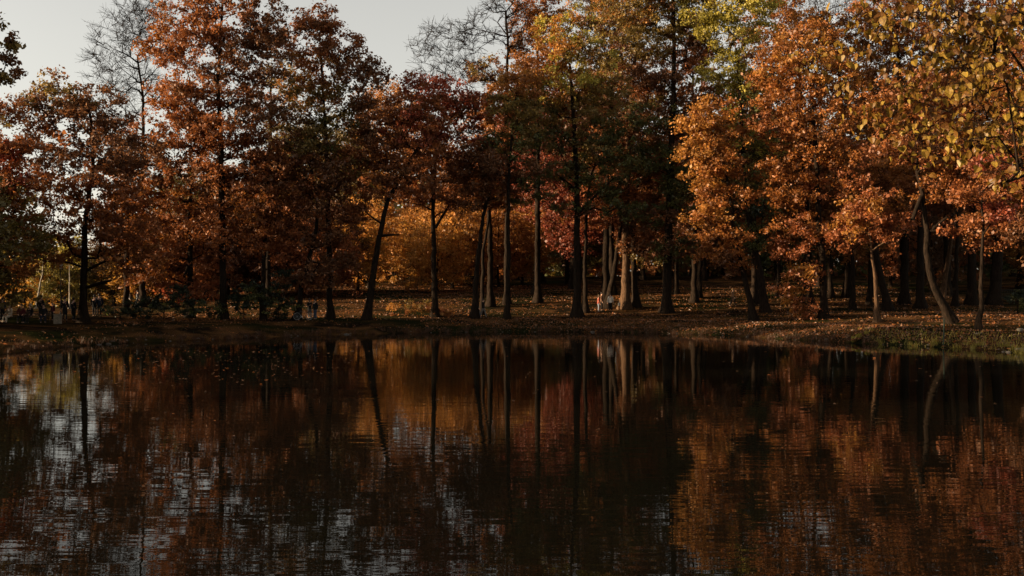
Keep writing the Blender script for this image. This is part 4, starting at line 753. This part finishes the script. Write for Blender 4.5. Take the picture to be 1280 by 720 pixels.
# ------------------------------------------------------------------ small things on the banks
def tube_bm(bm, a, b, r, seg=8):
    a, b = Vector(a), Vector(b); d = b-a; q = d.to_track_quat('Z', 'Y').to_matrix().to_4x4()
    bmesh.ops.create_cone(bm, cap_ends=True, segments=seg, radius1=r, radius2=r, depth=d.length, matrix=Matrix.Translation((a+b)/2) @ q)
def torus_bm(bm, c, Rm, r, n_=28, k=6, axis='Y'):
    vs = []
    for i in range(n_):
        a = 2*math.pi*i/n_; row = []
        for j in range(k):
            b = 2*math.pi*j/k; rr = Rm+r*math.cos(b); row.append(bm.verts.new((c[0]+rr*math.cos(a), c[1]+r*math.sin(b), c[2]+rr*math.sin(a))))
        vs.append(row)
    for i in range(n_):
        for j in range(k): bm.faces.new((vs[i][j], vs[(i+1) % n_][j], vs[(i+1) % n_][(j+1) % k], vs[i][(j+1) % k]))
def bicycle(px, py, rz):
    x, y, z = at(px, py); y -= .3; z = gz(x, y); t = thing('bicycle', (x, y, z), 'dark bicycle with thin pale rims leaning by the slender oak', 'bicycle', rz=rz)
    paint = mat('bicycle_paint', (.03, .03, .035), .35); rim = mat('rim', (.4, .4, .4), .35, metal=.8); tyre = mat('tyre', (.015, .015, .015), .8)
    for cx in (-.52, .52):
        bm = bmesh.new(); torus_bm(bm, (cx, 0, .34), .325, .02); w = link('wheel', bm_mesh('wheel', bm, True), tyre, t)
        bm = bmesh.new(); torus_bm(bm, (cx, 0, .34), .298, .011)
        for i in range(12): a = i*math.pi/6; tube_bm(bm, (cx, 0, .34), (cx+.295*math.cos(a), 0, .34+.295*math.sin(a)), .003, 3)
        link('rim', bm_mesh('rim', bm), rim, w)
    bm = bmesh.new()
    for a, b in [((-.52, 0, .34), (-.12, 0, .30)), ((-.12, 0, .30), (-.25, 0, .82)), ((-.25, 0, .80), (-.52, 0, .34)), ((-.24, 0, .76), (.33, 0, .80)), ((-.12, 0, .30), (.36, 0, .70)), ((.52, 0, .34), (.32, 0, .90))]: tube_bm(bm, a, b, .016)
    link('frame', bm_mesh('frame', bm), paint, t)
    bm = bmesh.new(); bx(bm, .25, .14, .05, (-.26, 0, .88), None, .02); tube_bm(bm, (-.25, 0, .8), (-.26, 0, .87), .012); link('saddle', bm_mesh('saddle', bm), tyre, t)
    bm = bmesh.new(); tube_bm(bm, (.32, 0, .9), (.31, 0, 1.0), .013); tube_bm(bm, (.28, -.28, 1.02), (.31, 0, 1.0), .012); tube_bm(bm, (.28, .28, 1.02), (.31, 0, 1.0), .012); link('handlebar', bm_mesh('handlebar', bm), paint, t)
    bm = bmesh.new(); tube_bm(bm, (-.12, -.05, .30), (-.12, .05, .30), .05, 14); tube_bm(bm, (-.12, .06, .30), (-.02, .06, .17), .01); tube_bm(bm, (-.12, -.06, .30), (-.22, -.06, .43), .01); link('crank', bm_mesh('crank', bm), rim, t)
bicycle(380, 400, R(12))
# litter bin: pale concrete box, slatted sides
x, y, z = at(72, 405); t = thing('litter_bin', (x, y, z), 'squat pale concrete litter bin on the bank in front of the standing people', 'bin', rz=R(20))
CON = mat('concrete', (.22, .18, .13), .85, (.12, .10, .075), 9, .4); DARKIN = mat('dark_lining', (.015, .015, .015), .9)
bm = bmesh.new(); bx(bm, .56, .56, .66, (0, 0, .33), None, .025); link('bin_body', bm_mesh('bin_body', bm), CON, t)
bm = bmesh.new()
for a in (-1, 1): bx(bm, .62, .06, .06, (0, a*.28, .69), None, .01); bx(bm, .06, .5, .06, (a*.28, 0, .69), None, .01)
link('rim', bm_mesh('rim', bm), CON, t); bm = bmesh.new(); bx(bm, .48, .48, .02, (0, 0, .672)); link('lining', bm_mesh('lining', bm), DARKIN, t)
# lamp post
x, y, z = at(76, 398); t = thing('lamp_post', (x, y, z), 'thin dark lamp post with a small pale lantern above the people on the left', 'lamp post')
top = H+(CY-336)/F*y-z
bm = bmesh.new(); bmesh.ops.create_cone(bm, cap_ends=True, segments=12, radius1=.05, radius2=.032, depth=top, matrix=Matrix.Translation((0, 0, top/2))); bmesh.ops.create_cone(bm, cap_ends=True, segments=12, radius1=.11, radius2=.06, depth=.5, matrix=Matrix.Translation((0, 0, .25))); link('post', bm_mesh('post', bm), IRON, t)
bm = bmesh.new(); bmesh.ops.create_cone(bm, cap_ends=True, segments=8, radius1=.10, radius2=.17, depth=.34, matrix=Matrix.Translation((0, 0, top+.17))); link('lantern', bm_mesh('lantern', bm), mat('opal_glass', (.7, .68, .62), .3), t)
bm = bmesh.new(); bmesh.ops.create_cone(bm, cap_ends=True, segments=8, radius1=.21, radius2=.03, depth=.13, matrix=Matrix.Translation((0, 0, top+.405))); link('cap', bm_mesh('cap', bm), IRON, t)
# white birch stems on the left
def birch(px, py, path, w, label):
    px_tree('birch_tree', label, 'tree', px, py, path, w, [(path[-1][0], path[-1][1], 16, 10, ('lime', 'olive')), (path[-1][0]+8, path[-1][1]+16, 14, 9, ('olive', 'lime')), (path[-1][0]-10, path[-1][1]+12, 12, 8, 'olive')], bark=BIRCH, crown_from=.6, group='birches with white stems on the left lawn', dens=DENS*.5)
birch(45, 386, [(48, 365), (53, 345), (55, 322), (52, 300)], 3.2, 'slender birch with a curved white stem on the left lawn')
birch(87, 386, [(87, 360), (87, 335), (88, 305)], 2.6, 'straight thin white birch just left of the low spreading oak')
# low railing at the right edge
x0, y0, z0 = at(1248, 374); t = thing('railing', (x0, y0, z0), 'low dark metal railing at the right edge behind the thickest trunk', 'fence'); ux, uy = .99, -.12
bm = bmesh.new(); bx(bm, .03, .03, 1.12, (0, 0, .56)); pm = bm_mesh('paling', bm)
bm = bmesh.new(); bx(bm, 6.2, .035, .04, (0, 0, 0)); rm = bm_mesh('rail', bm)
for i in range(31): o = link('paling', pm, IRON, t); o.location = (i*.2*ux, i*.2*uy, gz(x0+i*.2*ux, y0+i*.2*uy)-z0)
for zz in (.18, 1.0): o = link('rail', rm, IRON, t); o.location = (3.0*ux, 3.0*uy-.04, zz); o.rotation_euler = (0, 0, math.atan2(uy, ux))
# stake at the shore, pale slabs
x, y, z = at(1177, 430, 45, 90); bm = bmesh.new(); bmesh.ops.create_cone(bm, cap_ends=True, segments=8, radius1=.05, radius2=.04, depth=2.0, matrix=Matrix.Translation((0, 0, .55)) @ Matrix.Rotation(R(2), 4, 'Y'))
o = link('mooring_stake', bm_mesh('mooring_stake', bm), mat('green_paint', (.02, .035, .02), .6)); o.location = (x, y-.3, z); tag(o, 'thin dark green stake standing at the waterline near the right shore', 'stake')
def slab(px, py, sx, sy, sz, label, rz, cat='slab', n_=1):
    x, y, z = at(px, py, 40, 90); bm = bmesh.new(); bx(bm, sx, sy, sz, (0, 0, sz*.5), None, .03)
    o = link('stone_slab', bm_mesh('stone_slab', bm), CON); o.location = (x, y, z-.02); o.rotation_euler = (R(2), R(-2), rz); tag(o, label, cat)
slab(1224, 417, .6, .3, .05, 'pale flat stone slab lying on the grass right of the double stemmed tree', R(12))
slab(1277, 441, .6, .4, .12, 'pale stone step at the waterline, cut by the right edge', R(-20))
slab(1275, 414, .32, .3, .2, 'rounded brownish stone block on the right bank near the picture edge', R(25))
